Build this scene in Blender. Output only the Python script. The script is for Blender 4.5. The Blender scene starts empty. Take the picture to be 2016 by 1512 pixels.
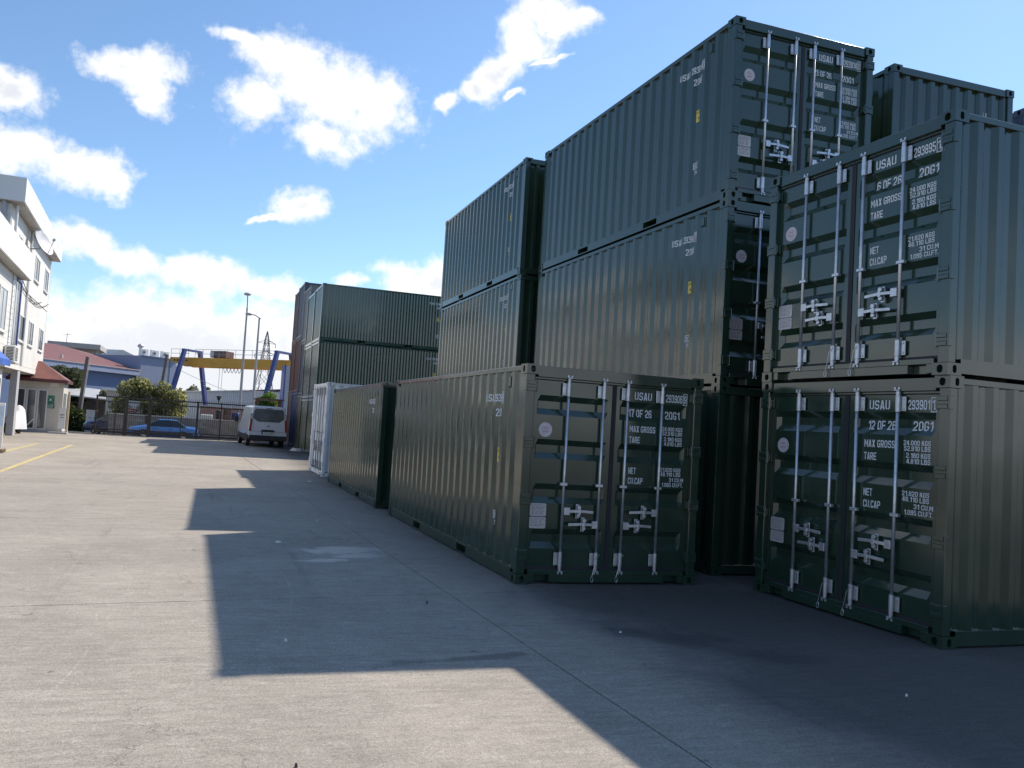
import bpy, bmesh, math, random
from mathutils import Vector, Matrix
random.seed(7)
PI = math.pi
R = math.radians
scene = bpy.context.scene
COL = scene.collection

# ------------------------------------------------------------------ camera
cam_d = bpy.data.cameras.new('camera')
cam = bpy.data.objects.new('camera', cam_d)
COL.objects.link(cam)
CO = Vector((-3.7497, -8.3182, 1.8153))
yaw, pit, rol = R(15.9053), R(2.7286), R(3.7204)
Fv = Vector((math.sin(yaw) * math.cos(pit), math.cos(yaw) * math.cos(pit), math.sin(pit)))
r0 = Vector((math.cos(yaw), -math.sin(yaw), 0))
u0 = r0.cross(Fv)
Rv = math.cos(rol) * r0 + math.sin(rol) * u0
Uv = -math.sin(rol) * r0 + math.cos(rol) * u0
M = Matrix(((Rv.x, Uv.x, -Fv.x, CO.x), (Rv.y, Uv.y, -Fv.y, CO.y), (Rv.z, Uv.z, -Fv.z, CO.z), (0, 0, 0, 1)))
cam.matrix_world = M
cam_d.sensor_width = 36.0
cam_d.lens = 36.0 * 1508.74 / 2016.0
cam_d.shift_x = 193.61 / 2016.0
cam_d.shift_y = 1.95 / 2016.0
cam_d.clip_start = 0.05
cam_d.clip_end = 4000
scene.camera = cam

# ------------------------------------------------------------------ sky, sun, exposure
SUN = Vector((6.6, 3.5, 7.773)).normalized()
sun_el = math.asin(SUN.z)
sun_az = math.atan2(SUN.x, SUN.y)
world = bpy.data.worlds.new('World')
scene.world = world
world.use_nodes = True
wt = world.node_tree
wt.nodes.clear()
SKY_STRENGTH = 0.113


def N(t, typ, **kw):
    n = t.nodes.new(typ)
    for k, v in kw.items():
        setattr(n, k, v)
    return n


def build_sky():
    t = wt
    L = t.links.new
    out = N(t, 'ShaderNodeOutputWorld')
    bg = N(t, 'ShaderNodeBackground')
    bg.inputs['Strength'].default_value = SKY_STRENGTH
    L(bg.outputs[0], out.inputs[0])
    sky = N(t, 'ShaderNodeTexSky', sky_type='NISHITA', sun_disc=False)
    sky.sun_elevation = sun_el
    sky.sun_rotation = sun_az
    sky.air_density = 1.0
    sky.dust_density = 0.15
    sky.ozone_density = 1.6
    tc = N(t, 'ShaderNodeTexCoord')
    d = tc.outputs['Generated']

    def math_(op, a, b=None, c=None):
        n = N(t, 'ShaderNodeMath', operation=op)
        for i, x in enumerate((a, b, c)):
            if x is None:
                continue
            if isinstance(x, (int, float)):
                n.inputs[i].default_value = x
            else:
                L(x, n.inputs[i])
        return n.outputs[0]

    def noise(scale, detail, rough, vec=d):
        n = N(t, 'ShaderNodeTexNoise')
        n.inputs['Scale'].default_value = scale
        n.inputs['Detail'].default_value = detail
        n.inputs['Roughness'].default_value = rough
        L(vec, n.inputs['Vector'])
        return n
    sep = N(t, 'ShaderNodeSeparateXYZ')
    L(d, sep.inputs[0])
    az = math_('ARCTAN2', sep.outputs['X'], sep.outputs['Y'])
    el = math_('ARCSINE', sep.outputs['Z'])
    w1 = noise(9.0, 4, 0.62)
    ws = N(t, 'ShaderNodeSeparateColor')
    L(w1.outputs['Color'], ws.inputs[0])
    az2 = math_('MULTIPLY_ADD', math_('SUBTRACT', ws.outputs[0], 0.5), 0.11, az)
    el2 = math_('MULTIPLY_ADD', math_('SUBTRACT', ws.outputs[1], 0.5), 0.075, el)
    comb = N(t, 'ShaderNodeCombineXYZ')
    L(az2, comb.inputs[0])
    L(el2, comb.inputs[1])
    blobs = [(0.0799, 0.4357, 0.0688, 0.0288, 0.1315), (0.1387, 0.4057, 0.1097, 0.0546, -0.2424), (0.2, 0.3942, 0.0538, 0.0438, -0.4397), (0.0459, 0.3769, 0.0483, 0.0316, 0.1386), (0.1401, 0.3469, 0.0464, 0.0239, -0.2463), (0.0273, 0.442, 0.0353, 0.012, -0.1955), (-0.1032, 0.3949, 0.0593, 0.0227, 0.113), (-0.0784, 0.3709, 0.0331, 0.025, -0.1642), (-0.086, 0.3554, 0.0239, 0.0157, 0.1842), (-0.2302, 0.3356, 0.0396, 0.0222, 0.0616), (-0.254, 0.3404, 0.0361, 0.0285, 0.2481), (-0.2119, 0.2767, 0.0586, 0.0287, -0.1428), (-0.1506, 0.2631, 0.0591, 0.0275, -0.0816), (-0.2531, 0.2733, 0.0408, 0.0323, 0.2199), (-0.1068, 0.2531, 0.0233, 0.0223, -0.1859), (0.1167, 0.2666, 0.0433, 0.0224, 0.0156), (0.0789, 0.2481, 0.0226, 0.0056, 0.1105), (0.431, 0.5036, 0.0497, 0.0319, -0.0137), (0.4067, 0.4714, 0.0333, 0.0384, 0.6114), (0.3759, 0.4349, 0.0502, 0.0272, 0.4534), (0.3438, 0.4141, 0.0282, 0.015, 0.0311), (0.4638, 0.5055, 0.0229, 0.0185, -0.028), (0.2974, 0.4036, 0.0243, 0.0128, 0.0488), (0.4315, 0.4493, 0.0297, 0.0045, 0.3428), (0.3979, 0.4066, 0.0146, 0.0058, 0.0123), (0.2589, 0.185, 0.0501, 0.0247, 0.0665), (0.3061, 0.1801, 0.04, 0.0326, 0.0583), (0.1859, 0.1796, 0.0186, 0.0117, 0.0797), (-0.0005, 0.1668, 0.0743, 0.0251, 0.0252), (-0.1332, 0.1894, 0.051, 0.0178, -0.026), (-0.0916, 0.1741, 0.0701, 0.0212, -0.0411), (0.1022, 0.1549, 0.0583, 0.0193, 0.0916), (0.0253, 0.1569, 0.0627, 0.0285, 0.1054), (0.8067, 0.4294, 0.0128, 0.007, -0.1565)]
    cur = None
    for (a, e, ra, re, rot) in blobs:
        mp = N(t, 'ShaderNodeMapping', vector_type='TEXTURE')
        mp.inputs['Location'].default_value = (a, e, 0)
        mp.inputs['Rotation'].default_value = (0, 0, rot)
        mp.inputs['Scale'].default_value = (ra, re, 1)
        if cur is None:
            L(comb.outputs[0], mp.inputs['Vector'])
        else:   # evaluate one cloud after the other (keeps the shader stack small)
            ch = N(t, 'ShaderNodeVectorMath', operation='MULTIPLY_ADD')
            L(cur, ch.inputs[0])
            ch.inputs[1].default_value = (1e-6, 1e-6, 0)
            L(comb.outputs[0], ch.inputs[2])
            L(ch.outputs[0], mp.inputs['Vector'])
        ln = N(t, 'ShaderNodeVectorMath', operation='LENGTH')
        L(mp.outputs[0], ln.inputs[0])
        cur = ln.outputs['Value'] if cur is None else math_('MINIMUM', cur, ln.outputs['Value'])
    # low bank of cloud along the horizon, all round
    bn = noise(5.0, 4, 0.6)
    bank = math_('SUBTRACT', math_('MULTIPLY_ADD', math_('SUBTRACT', bn.outputs[0], 0.5), -0.16, el), 0.125)
    bank = math_('MULTIPLY_ADD', bank, 14.0, 0.8)
    cur = math_('SMOOTH_MIN', cur, bank, 0.2)
    # the same kind of cumulus goes on all round, outside the picture too
    gen = noise(3.6, 4, 0.55)
    gm = math_('MULTIPLY', math_('GREATER_THAN', math_('ABSOLUTE', math_('SUBTRACT', az, 0.35)), 0.78), 3.0)
    gmap = math_('MULTIPLY_ADD', math_('SUBTRACT', 0.665, gen.outputs[0]), 9.0, math_('SUBTRACT', 3.6, gm))
    cur = math_('MINIMUM', cur, gmap)
    fine = noise(34.0, 5, 0.66)
    dens = math_('SUBTRACT', math_('MULTIPLY_ADD', math_('SUBTRACT', fine.outputs[0], 0.5), 1.5, 1.02), cur)
    ss = N(t, 'ShaderNodeMapRange', interpolation_type='SMOOTHSTEP')
    ss.inputs['From Min'].default_value = -0.22
    ss.inputs['From Max'].default_value = 0.62
    L(dens, ss.inputs['Value'])
    up = math_('GREATER_THAN', sep.outputs['Z'], -0.02)
    alpha = math_('MULTIPLY', math_('MULTIPLY', ss.outputs[0], up), 0.97)
    # cloud body: white rims, a little greyer where it is thick
    lump = noise(5.0, 2, 0.5)
    th = N(t, 'ShaderNodeMapRange', interpolation_type='SMOOTHSTEP')
    th.inputs['From Min'].default_value = 0.35
    th.inputs['From Max'].default_value = 1.15
    L(dens, th.inputs['Value'])
    lm_ = N(t, 'ShaderNodeMapRange', interpolation_type='SMOOTHSTEP')
    lm_.inputs['From Min'].default_value = 0.62
    lm_.inputs['From Max'].default_value = 0.36
    L(lump.outputs[0], lm_.inputs['Value'])
    cr = N(t, 'ShaderNodeMix', data_type='RGBA')
    bk = N(t, 'ShaderNodeMapRange', interpolation_type='SMOOTHSTEP')
    bk.inputs['From Min'].default_value = 0.17
    bk.inputs['From Max'].default_value = 0.08
    bk.inputs['To Max'].default_value = 0.75
    L(el, bk.inputs['Value'])
    L(math_('MULTIPLY', th.outputs[0], math_('MAXIMUM', lm_.outputs[0], bk.outputs[0])), cr.inputs[0])
    cr.inputs[6].default_value = (7.6, 7.6, 7.6, 1)
    cr.inputs[7].default_value = (5.3, 5.45, 5.9, 1)
    mix = N(t, 'ShaderNodeMix', data_type='RGBA')
    L(alpha, mix.inputs[0])
    tint = N(t, 'ShaderNodeMix', data_type='RGBA', blend_type='MULTIPLY')
    tint.inputs[0].default_value = 1.0
    tint.inputs[7].default_value = (0.97, 1.11, 1.20, 1)
    L(sky.outputs[0], tint.inputs[6])
    L(tint.outputs[2], mix.inputs[6])
    L(cr.outputs[2], mix.inputs[7])
    L(mix.outputs[2], bg.inputs['Color'])


build_sky()
world.cycles.sampling_method = 'MANUAL'
world.cycles.sample_map_resolution = 512

sd = bpy.data.lights.new('sun', 'SUN')
sd.energy = 4.55
sd.angle = R(0.53)
sd.color = (1.0, 0.915, 0.79)
sun = bpy.data.objects.new('sun', sd)
COL.objects.link(sun)
sun.rotation_euler = (-SUN).to_track_quat('-Z', 'Y').to_euler()
sun.location = (20, 10, 30)

vs = scene.view_settings
vs.view_transform = 'Standard'
vs.look = 'None'
vs.exposure = 0.43
vs.gamma = 1.0
vs.use_curve_mapping = False
scene.render.engine = 'CYCLES'
scene.cycles.max_bounces = 5
scene.cycles.diffuse_bounces = 2
scene.cycles.glossy_bounces = 2
scene.cycles.transmission_bounces = 4
scene.cycles.use_denoising = True
scene.cycles.caustics_reflective = False
scene.cycles.caustics_refractive = False


# ------------------------------------------------------------------ helpers
class MB:
    def __init__(s):
        s.v = []
        s.f = []

    def add(s, vs_, fs_):
        o = len(s.v)
        s.v += [tuple(p) for p in vs_]
        s.f += [tuple(i + o for i in f) for f in fs_]
        return s

    def box(s, x0, y0, z0, x1, y1, z1):
        return s.add([(x0, y0, z0), (x1, y0, z0), (x1, y1, z0), (x0, y1, z0), (x0, y0, z1), (x1, y0, z1), (x1, y1, z1), (x0, y1, z1)],
                     [(0, 3, 2, 1), (4, 5, 6, 7), (0, 1, 5, 4), (1, 2, 6, 5), (2, 3, 7, 6), (3, 0, 4, 7)])

    def obox(s, c, ax, ay, az):
        """box from centre and three half axis vectors"""
        c, ax, ay, az = Vector(c), Vector(ax), Vector(ay), Vector(az)
        p = [c + i * ax + j * ay + k * az for k in (-1, 1) for (i, j) in ((-1, -1), (1, -1), (1, 1), (-1, 1))]
        return s.add(p, [(0, 3, 2, 1), (4, 5, 6, 7), (0, 1, 5, 4), (1, 2, 6, 5), (2, 3, 7, 6), (3, 0, 4, 7)])

    def beam(s, a, b, w, h=None, up=(0, 0, 1)):
        h = h or w
        a, b = Vector(a), Vector(b)
        d = (b - a)
        up = Vector(up)
        if abs(d.normalized().dot(up)) > 0.98:
            up = Vector((1, 0, 0))
        sx = d.cross(up).normalized()
        sy = sx.cross(d).normalized()
        return s.obox((a + b) / 2, d / 2, sx * w / 2, sy * h / 2)

    def cyl(s, a, b, ra, rb=None, n=10, cap=True):
        rb = ra if rb is None else rb
        a, b = Vector(a), Vector(b)
        d = (b - a).normalized()
        up = Vector((0, 0, 1)) if abs(d.z) < 0.95 else Vector((1, 0, 0))
        x = d.cross(up).normalized()
        y = d.cross(x)
        vs_ = []
        for p, r in ((a, ra), (b, rb)):
            for k in range(n):
                q = 2 * PI * k / n
                vs_.append(p + x * math.cos(q) * r + y * math.sin(q) * r)
        fs_ = [(k, (k + 1) % n, n + (k + 1) % n, n + k) for k in range(n)]
        if cap:
            fs_ += [tuple(range(n))[::-1], tuple(range(n, 2 * n))]
        return s.add(vs_, fs_)

    def tube(s, pts, r, n=6):
        for a, b in zip(pts[:-1], pts[1:]):
            s.cyl(a, b, r, r, n)
        return s

    def prism(s, poly, z0, z1):
        n = len(poly)
        return s.add([(x, y, z0) for x, y in poly] + [(x, y, z1) for x, y in poly],
                     [tuple(range(n))[::-1], tuple(range(n, 2 * n))] + [(k, (k + 1) % n, n + (k + 1) % n, n + k) for k in range(n)])

    def mesh(s, name, mat=None, smooth=False, bev=0.0, off=(0, 0, 0), recalc=True):
        me = bpy.data.meshes.new(name)
        me.from_pydata([(p[0] + off[0], p[1] + off[1], p[2] + off[2]) for p in s.v], [], s.f)
        bm = bmesh.new()
        bm.from_mesh(me)
        if recalc:
            bmesh.ops.recalc_face_normals(bm, faces=bm.faces[:])
        if bev:
            bmesh.ops.bevel(bm, geom=[e for e in bm.edges if len(e.link_faces) == 2 and e.calc_face_angle(0) > 0.5], offset=bev, segments=1, affect='EDGES', clamp_overlap=True)
        bm.to_mesh(me)
        bm.free()
        if smooth:
            for p in me.polygons:
                p.use_smooth = True
        if mat:
            me.materials.append(mat)
        return me

    def build(s, name, mat, parent=None, **k):
        loc = k.pop('loc', (0, 0, 0))
        return inst(s.mesh(name, mat, **k), name, parent, loc)


def inst(me, name, parent=None, loc=(0, 0, 0), rz=0.0, scale=None):
    o = bpy.data.objects.new(name, me)
    COL.objects.link(o)
    o.parent = parent
    o.location = loc
    if rz:
        o.rotation_euler = (0, 0, rz)
    if scale:
        o.scale = scale
    return o


def tag(o, label, cat, group=None, kind=None):
    if label:
        o['label'] = label
    if cat:
        o['category'] = cat
    if group:
        o['group'] = group
    if kind:
        o['kind'] = kind
    return o


def thing(name, label, cat, loc=(0, 0, 0), rz=0.0, group=None):
    o = bpy.data.objects.new(name, None)
    COL.objects.link(o)
    o.location = loc
    o.rotation_euler = (0, 0, rz)
    o.empty_display_size = 0.2
    return tag(o, label, cat, group)


def struct(name, me):
    o = inst(me, name)
    o['kind'] = 'structure'
    return o


# ------------------------------------------------------------------ materials
def mk(name, col, rough=0.5, metal=0.0, var=0.12, vscale=3.0, bump=0.0, bscale=40.0, dirt=None, dscale=1.5, dthr=(0.5, 0.75), spec=0.5, coat=0.0, rvar=0.0, streak=None, ior=None):
    m = bpy.data.materials.new(name)
    m.use_nodes = True
    t = m.node_tree
    L = t.links.new
    b = t.nodes['Principled BSDF']
    b.inputs['Roughness'].default_value = rough
    b.inputs['Metallic'].default_value = metal
    b.inputs['Specular IOR Level'].default_value = spec
    if ior:
        b.inputs['IOR'].default_value = ior
    if coat:
        b.inputs['Coat Weight'].default_value = coat
        b.inputs['Coat Roughness'].default_value = 0.06
    g = N(t, 'ShaderNodeNewGeometry')
    pos = g.outputs['Position']
    if streak:
        mp = N(t, 'ShaderNodeMapping')
        mp.inputs['Scale'].default_value = streak
        L(pos, mp.inputs[0])
        spos = mp.outputs[0]
    else:
        spos = pos

    def noise(vec, sc, det=4, ro=0.6):
        n = N(t, 'ShaderNodeTexNoise')
        n.inputs['Scale'].default_value = sc
        n.inputs['Detail'].default_value = det
        n.inputs['Roughness'].default_value = ro
        L(vec, n.inputs['Vector'])
        return n.outputs[0]
    n1 = noise(spos, vscale)
    hsv = N(t, 'ShaderNodeMapRange')
    hsv.inputs['To Min'].default_value = 1 - var * 1.6
    hsv.inputs['To Max'].default_value = 1 + var * 1.6
    hsv.inputs['From Min'].default_value = 0.25
    hsv.inputs['From Max'].default_value = 0.75
    L(n1, hsv.inputs[0])
    mul = N(t, 'ShaderNodeVectorMath', operation='SCALE')
    mul.inputs[0].default_value = col
    L(hsv.outputs[0], mul.inputs['Scale'])
    c = mul.outputs[0]
    if dirt:
        dn = noise(spos, dscale, 7, 0.68)
        mr = N(t, 'ShaderNodeMapRange')
        mr.inputs['From Min'].default_value = dthr[0]
        mr.inputs['From Max'].default_value = dthr[1]
        L(dn, mr.inputs[0])
        mx = N(t, 'ShaderNodeMix', data_type='RGBA')
        L(mr.outputs[0], mx.inputs[0])
        L(c, mx.inputs[6])
        mx.inputs[7].default_value = (*dirt, 1)
        c = mx.outputs[2]
    L(c, b.inputs['Base Color'])
    if rvar:
        rn = noise(pos, 2.2, 5)
        rr = N(t, 'ShaderNodeMapRange')
        rr.inputs['From Min'].default_value = 0.3
        rr.inputs['From Max'].default_value = 0.7
        rr.inputs['To Min'].default_value = max(0.03, rough - rvar)
        rr.inputs['To Max'].default_value = rough + rvar
        L(rn, rr.inputs[0])
        L(rr.outputs[0], b.inputs['Roughness'])
    if bump:
        bn = noise(pos, bscale, 3)
        bp = N(t, 'ShaderNodeBump')
        bp.inputs['Strength'].default_value = bump
        bp.inputs['Distance'].default_value = 0.01
        L(bn, bp.inputs['Height'])
        L(bp.outputs[0], b.inputs['Normal'])
    return m


GREEN = mk('green_paint', (0.023, 0.047, 0.030), 0.14, 0, 0.10, 1.2, bump=0.02, bscale=2.0, ior=1.72, dirt=(0.045, 0.052, 0.045), dscale=1.1, dthr=(0.58, 0.85), rvar=0.05)
GREEN2 = mk('green_paint_far', (0.025, 0.060, 0.045), 0.17, 0, 0.10, 1.2, bump=0.02, bscale=2.0, ior=1.72, rvar=0.05)
GALV = mk('galvanised_steel', (0.55, 0.57, 0.60), 0.36, 0.75, 0.12, 14.0)
GALVD = mk('dull_steel', (0.30, 0.31, 0.33), 0.45, 0.5, 0.15, 10.0)
RUBBER = mk('rubber_gasket', (0.022, 0.020, 0.026), 0.65, 0, 0.1)
PRINT = mk('white_print', (0.72, 0.74, 0.76), 0.5, 0, 0.05, 20)
STICK = mk('white_sticker', (0.66, 0.62, 0.64), 0.4, 0, 0.08, 30, dirt=(0.58, 0.53, 0.56), dscale=26, dthr=(0.5, 0.62))
STICKINK = mk('sticker_ink', (0.42, 0.25, 0.30), 0.5)
PLATE = mk('alu_plate', (0.52, 0.49, 0.49), 0.42, 0.15, 0.1, 30)
PLATEINK = mk('plate_ink', (0.12, 0.11, 0.12), 0.5)
YELLOWST = mk('yellow_sticker', (0.75, 0.58, 0.08), 0.45, 0, 0.05)
BLACK = mk('black_ink', (0.02, 0.02, 0.02), 0.5)
WHITEC = mk('white_container_paint', (0.78, 0.79, 0.80), 0.38, 0, 0.06, 1.5, dirt=(0.42, 0.36, 0.30), dscale=2.5, dthr=(0.6, 0.8))
RUST = mk('rust_red_paint', (0.16, 0.055, 0.04), 0.5, 0, 0.25, 2.0, dirt=(0.07, 0.035, 0.028), dscale=2.0, dthr=(0.42, 0.62))
RUST2 = mk('brown_paint', (0.12, 0.065, 0.05), 0.5, 0, 0.25, 2.0, dirt=(0.24, 0.17, 0.13), dscale=2.5, dthr=(0.5, 0.7))
BLUEC = mk('faded_blue_paint', (0.035, 0.06, 0.16), 0.42, 0, 0.2, 2.0, dirt=(0.07, 0.05, 0.05), dscale=2.0, dthr=(0.55, 0.7))
GREYC = mk('grey_paint', (0.20, 0.21, 0.22), 0.45, 0, 0.12, 2.0, dirt=(0.13, 0.09, 0.075), dscale=2.5, dthr=(0.55, 0.75))
SLATE = mk('slate_blue_paint', (0.06, 0.07, 0.11), 0.42, 0, 0.15, 2.0)
TANC = mk('tan_paint', (0.23, 0.19, 0.13), 0.45, 0, 0.15, 2.0, dirt=(0.13, 0.07, 0.05), dscale=3, dthr=(0.55, 0.7))

# ------------------------------------------------------------------ lettering (flat print laid on real surfaces)
# an own narrow grotesque: every glyph is drawn as strokes of width TK in a box one unit high
_txt = {}
TK, GW = 0.15, 0.56
_l, _r, _b, _t, _m, _h = 0.075, 0.485, 0.075, 0.925, 0.5, 0.075


def _round(pts, closed):
    out = []
    n = len(pts)
    for i, p in enumerate(pts):
        rad = p[2] if len(p) > 2 else 0
        a = Vector(p[:2])
        if rad and (closed or 0 < i < n - 1):
            q0, q1 = Vector(pts[i - 1][:2]), Vector(pts[(i + 1) % n][:2])
            d0, d1 = (q0 - a).normalized(), (q1 - a).normalized()
            rad = min(rad, (q0 - a).length * 0.5, (q1 - a).length * 0.5)
            for k in range(5):
                u = k / 4
                out.append((a + d0 * rad) * (1 - u) ** 2 + a * 2 * u * (1 - u) + (a + d1 * rad) * u * u)
        else:
            out.append(a)
    return out


def _stroke(pts, closed=False, w=TK):
    p = _round(pts, closed)
    n = len(p)
    lo, hi = [], []
    for i in range(n):
        a = p[i - 1] if (i or closed) else None
        c = p[(i + 1) % n] if (i < n - 1 or closed) else None
        d0 = (p[i] - a).normalized() if a is not None else None
        d1 = (c - p[i]).normalized() if c is not None else None
        d0 = d0 or d1
        d1 = d1 or d0
        n0, n1 = Vector((-d0.y, d0.x)), Vector((-d1.y, d1.x))
        mm = (n0 + n1)
        mm = mm / max(0.35, mm.dot(n0)) * (w / 2)
        lo.append(p[i] - mm)
        hi.append(p[i] + mm)
    v = [tuple(q) for q in lo + hi]
    f = [(i, (i + 1) % n, n + (i + 1) % n, n + i) for i in range(n if closed else n - 1)]
    return v, f


def _poly(*pts):
    return [tuple(q) for q in pts], [tuple(range(len(pts)))]


def _rect(x0, y0, x1, y1):
    return _poly((x0, y0), (x1, y0), (x1, y1), (x0, y1))


def _glyphs():
    g = {}
    c = GW / 2
    W_ = GW
    stem = _rect(0, 0, TK, 1)
    rr = 0.20
    g['0'] = g['O'] = [_stroke([(_l, _b, rr), (_r, _b, rr), (_r, _t, rr), (_l, _t, rr)], True)]
    g['1'] = [_rect(0.25, 0, 0.42, 1), _poly((0.06, 0.66), (0.25, 0.76), (0.25, 0.97), (0.06, 0.81))]
    g['2'] = [_stroke([(_l, 0.68), (_l, _t, rr), (_r, _t, rr), (_r, 0.55, 0.15), (_l + 0.02, 0.24, 0.05), (_l + 0.02, 0.17)]), _rect(0.0, 0, W_, TK)]
    g['3'] = [_stroke([(_l, 0.72), (_l, _t, rr), (_r, _t, rr), (_r, 0.53, 0.1), (0.2, 0.53)]), _stroke([(_l, 0.28), (_l, _b, rr), (_r, _b, rr), (_r, 0.445)])]
    g['4'] = [_rect(0.31, 0, 0.47, 1), _rect(0, 0.20, 0.31, 0.35), _rect(0.47, 0.20, W_, 0.35), _poly((0, 0.35), (0.15, 0.35), (0.31, 0.72), (0.31, 1.0), (0.26, 1.0))]
    g['5'] = [_stroke([(W_ - 0.03, _t), (_l, _t), (_l, 0.56), (_r, 0.56, rr), (_r, _b, rr), (_l, _b, rr), (_l, 0.27)])]
    six = [(_r, 0.74), (_r, _t, rr), (_l, _t, rr), (_l, _b, rr), (_r, _b, rr), (_r, 0.56, rr), (TK, 0.56)]
    g['6'] = [_stroke(six)]
    g['9'] = [_stroke([(W_ - p[0], 1 - p[1]) + tuple(p[2:]) for p in six])]
    g['7'] = [_rect(0, 1 - TK, W_, 1), _poly((0.36, 1 - TK), (W_, 1 - TK), (0.30, 0), (0.11, 0))]
    g['8'] = [_stroke([(_l, _b, rr), (_r, _b, rr), (_r, 0.52, 0.13), (_l, 0.52, 0.13)], True), _stroke([(_l + 0.02, 0.605), (_l + 0.02, _t, rr), (_r - 0.02, _t, rr), (_r - 0.02, 0.605)])]
    li = lambda y: 0.17 + (c - 0.17) * y / 0.74
    g['A'] = [_poly((0, 0), (0.17, 0), (c, 0.74), (c, 1), (c - 0.10, 1)), _poly((W_, 0), (c + 0.10, 1), (c, 1), (c, 0.74), (W_ - 0.17, 0)),
              _poly((li(0.2), 0.2), (W_ - li(0.2), 0.2), (W_ - li(0.34), 0.34), (li(0.34), 0.34))]
    g['B'] = [stem, _stroke([(TK, _t), (_r - 0.02, _t, rr), (_r - 0.02, 0.53, 0.1), (TK, 0.53)]), _stroke([(TK, _b), (_r, _b, rr), (_r, 0.445)])]
    g['C'] = [_stroke([(_r, 0.68), (_r, _t, rr), (_l, _t, rr), (_l, _b, rr), (_r, _b, rr), (_r, 0.32)])]
    g['D'] = [stem, _stroke([(TK, _t), (_r, _t, rr), (_r, _b, rr), (TK, _b)])]
    g['E'] = [stem, _rect(TK, 0, W_, TK), _rect(TK, 0.42, W_ - 0.05, 0.57), _rect(TK, 1 - TK, W_, 1)]
    g['F'] = [stem, _rect(TK, 0.40, W_ - 0.05, 0.56), _rect(TK, 1 - TK, W_, 1)]
    g['G'] = [_stroke([(_r, 0.70), (_r, _t, rr), (_l, _t, rr), (_l, _b, rr), (_r, _b, rr), (_r, 0.45), (0.28, 0.45)])]
    g['H'] = [stem, _rect(W_ - TK, 0, W_, 1), _rect(TK, 0.42, W_ - TK, 0.58)]
    g['I'] = [_rect(0, 0, TK, 1)]
    g['K'] = [stem, _poly((TK, 0.36), (W_, 1), (W_ - 0.2, 1), (TK, 0.60)), _poly((0.25, 0.49), (W_ - 0.2, 0), (W_, 0), (0.36, 0.67))]
    g['L'] = [stem, _rect(TK, 0, W_ - 0.03, TK)]
    g['M'] = [stem, _rect(0.53, 0, 0.70, 1), _poly((TK, 1), (TK, 0.66), (0.35, 0.18), (0.35, 0.50)), _poly((0.35, 0.50), (0.35, 0.18), (0.53, 0.66), (0.53, 1))]
    g['N'] = [stem, _rect(W_ - TK, 0, W_, 1), _poly((TK, 1), (TK, 0.66), (W_ - TK, 0), (W_ - TK, 0.34))]
    g['P'] = [stem, _stroke([(TK, _t), (_r, _t, rr), (_r, 0.46, 0.15), (TK, 0.46)])]
    g['R'] = [stem, _stroke([(TK, _t), (_r, _t, rr), (_r, 0.46, 0.12), (TK, 0.46)]), _poly((0.23, 0.375), (W_ - 0.18, 0), (W_, 0), (0.40, 0.375))]
    g['S'] = [_stroke([(_r, 0.71), (_r, _t, rr), (_l, _t, rr), (_l, 0.51, 0.15), (_r, 0.49, 0.15), (_r, _b, rr), (_l, _b, rr), (_l, 0.29)])]
    g['T'] = [_rect(0, 1 - TK, W_, 1), _rect(c - _h, 0, c + _h, 1 - TK)]
    g['U'] = [_stroke([(_l, 1), (_l, _b, 0.22), (_r, _b, 0.22), (_r, 1)])]
    up = [(0, 1), (0.185, 0.5), (0.28, 0.757), (0.19, 1)]
    g['X'] = [_poly((0, 0), (0.19, 0), (W_, 1), (W_ - 0.19, 1)), _poly(*up), _poly(*[(W_ - x, 1 - y) for x, y in up])]
    g['.'] = [_rect(0, 0, TK, TK)]
    return g


GLYPH = _glyphs()
CAPH = 1.0


def text_geo(s):
    """verts, faces of a string: cap height 1, starting at x = 0"""
    if s in _txt:
        return _txt[s]
    m = MB()
    x = 0.0
    for ch in s:
        if ch == ' ':
            x += 0.30
            continue
        g = GLYPH[ch]
        w = max(p[0] for v, f in g for p in v)
        for v, f in g:
            m.add([(x + p[0], p[1], 0) for p in v], f)
        x += w + 0.10
    _txt[s] = (m.v, m.f)
    return _txt[s]




def put_text(acc, s, x, z, h, wmax=None, align='l', cond=0.72):
    if isinstance(acc, list):     # every line of print is a piece of its own
        acc.append(MB())
        acc = acc[-1]
    """adds the string to acc as (x, z) points; h = cap height"""
    v, f = text_geo(s)
    if not v:
        return
    k = h / CAPH
    x0 = min(p[0] for p in v)
    x1 = max(p[0] for p in v)
    kx = k * cond
    if wmax:
        kx = wmax / (x1 - x0)
    w = (x1 - x0) * kx
    ox = x - (w if align == 'r' else (w / 2 if align == 'c' else 0))
    acc.add([(ox + (p[0] - x0) * kx, 0, z + p[1] * k) for p in v], f)


def put_frame(acc, x0, z0, x1, z1, w):
    acc = acc[-1] if isinstance(acc, list) else acc
    for a in ((x0, z0, x1, z0 + w), (x0, z1 - w, x1, z1), (x0, z0 + w, x0 + w, z1 - w), (x1 - w, z0 + w, x1, z1 - w)):
        acc.add([(a[0], 0, a[1]), (a[2], 0, a[1]), (a[2], 0, a[3]), (a[0], 0, a[3])], [(0, 1, 2, 3)])


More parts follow.
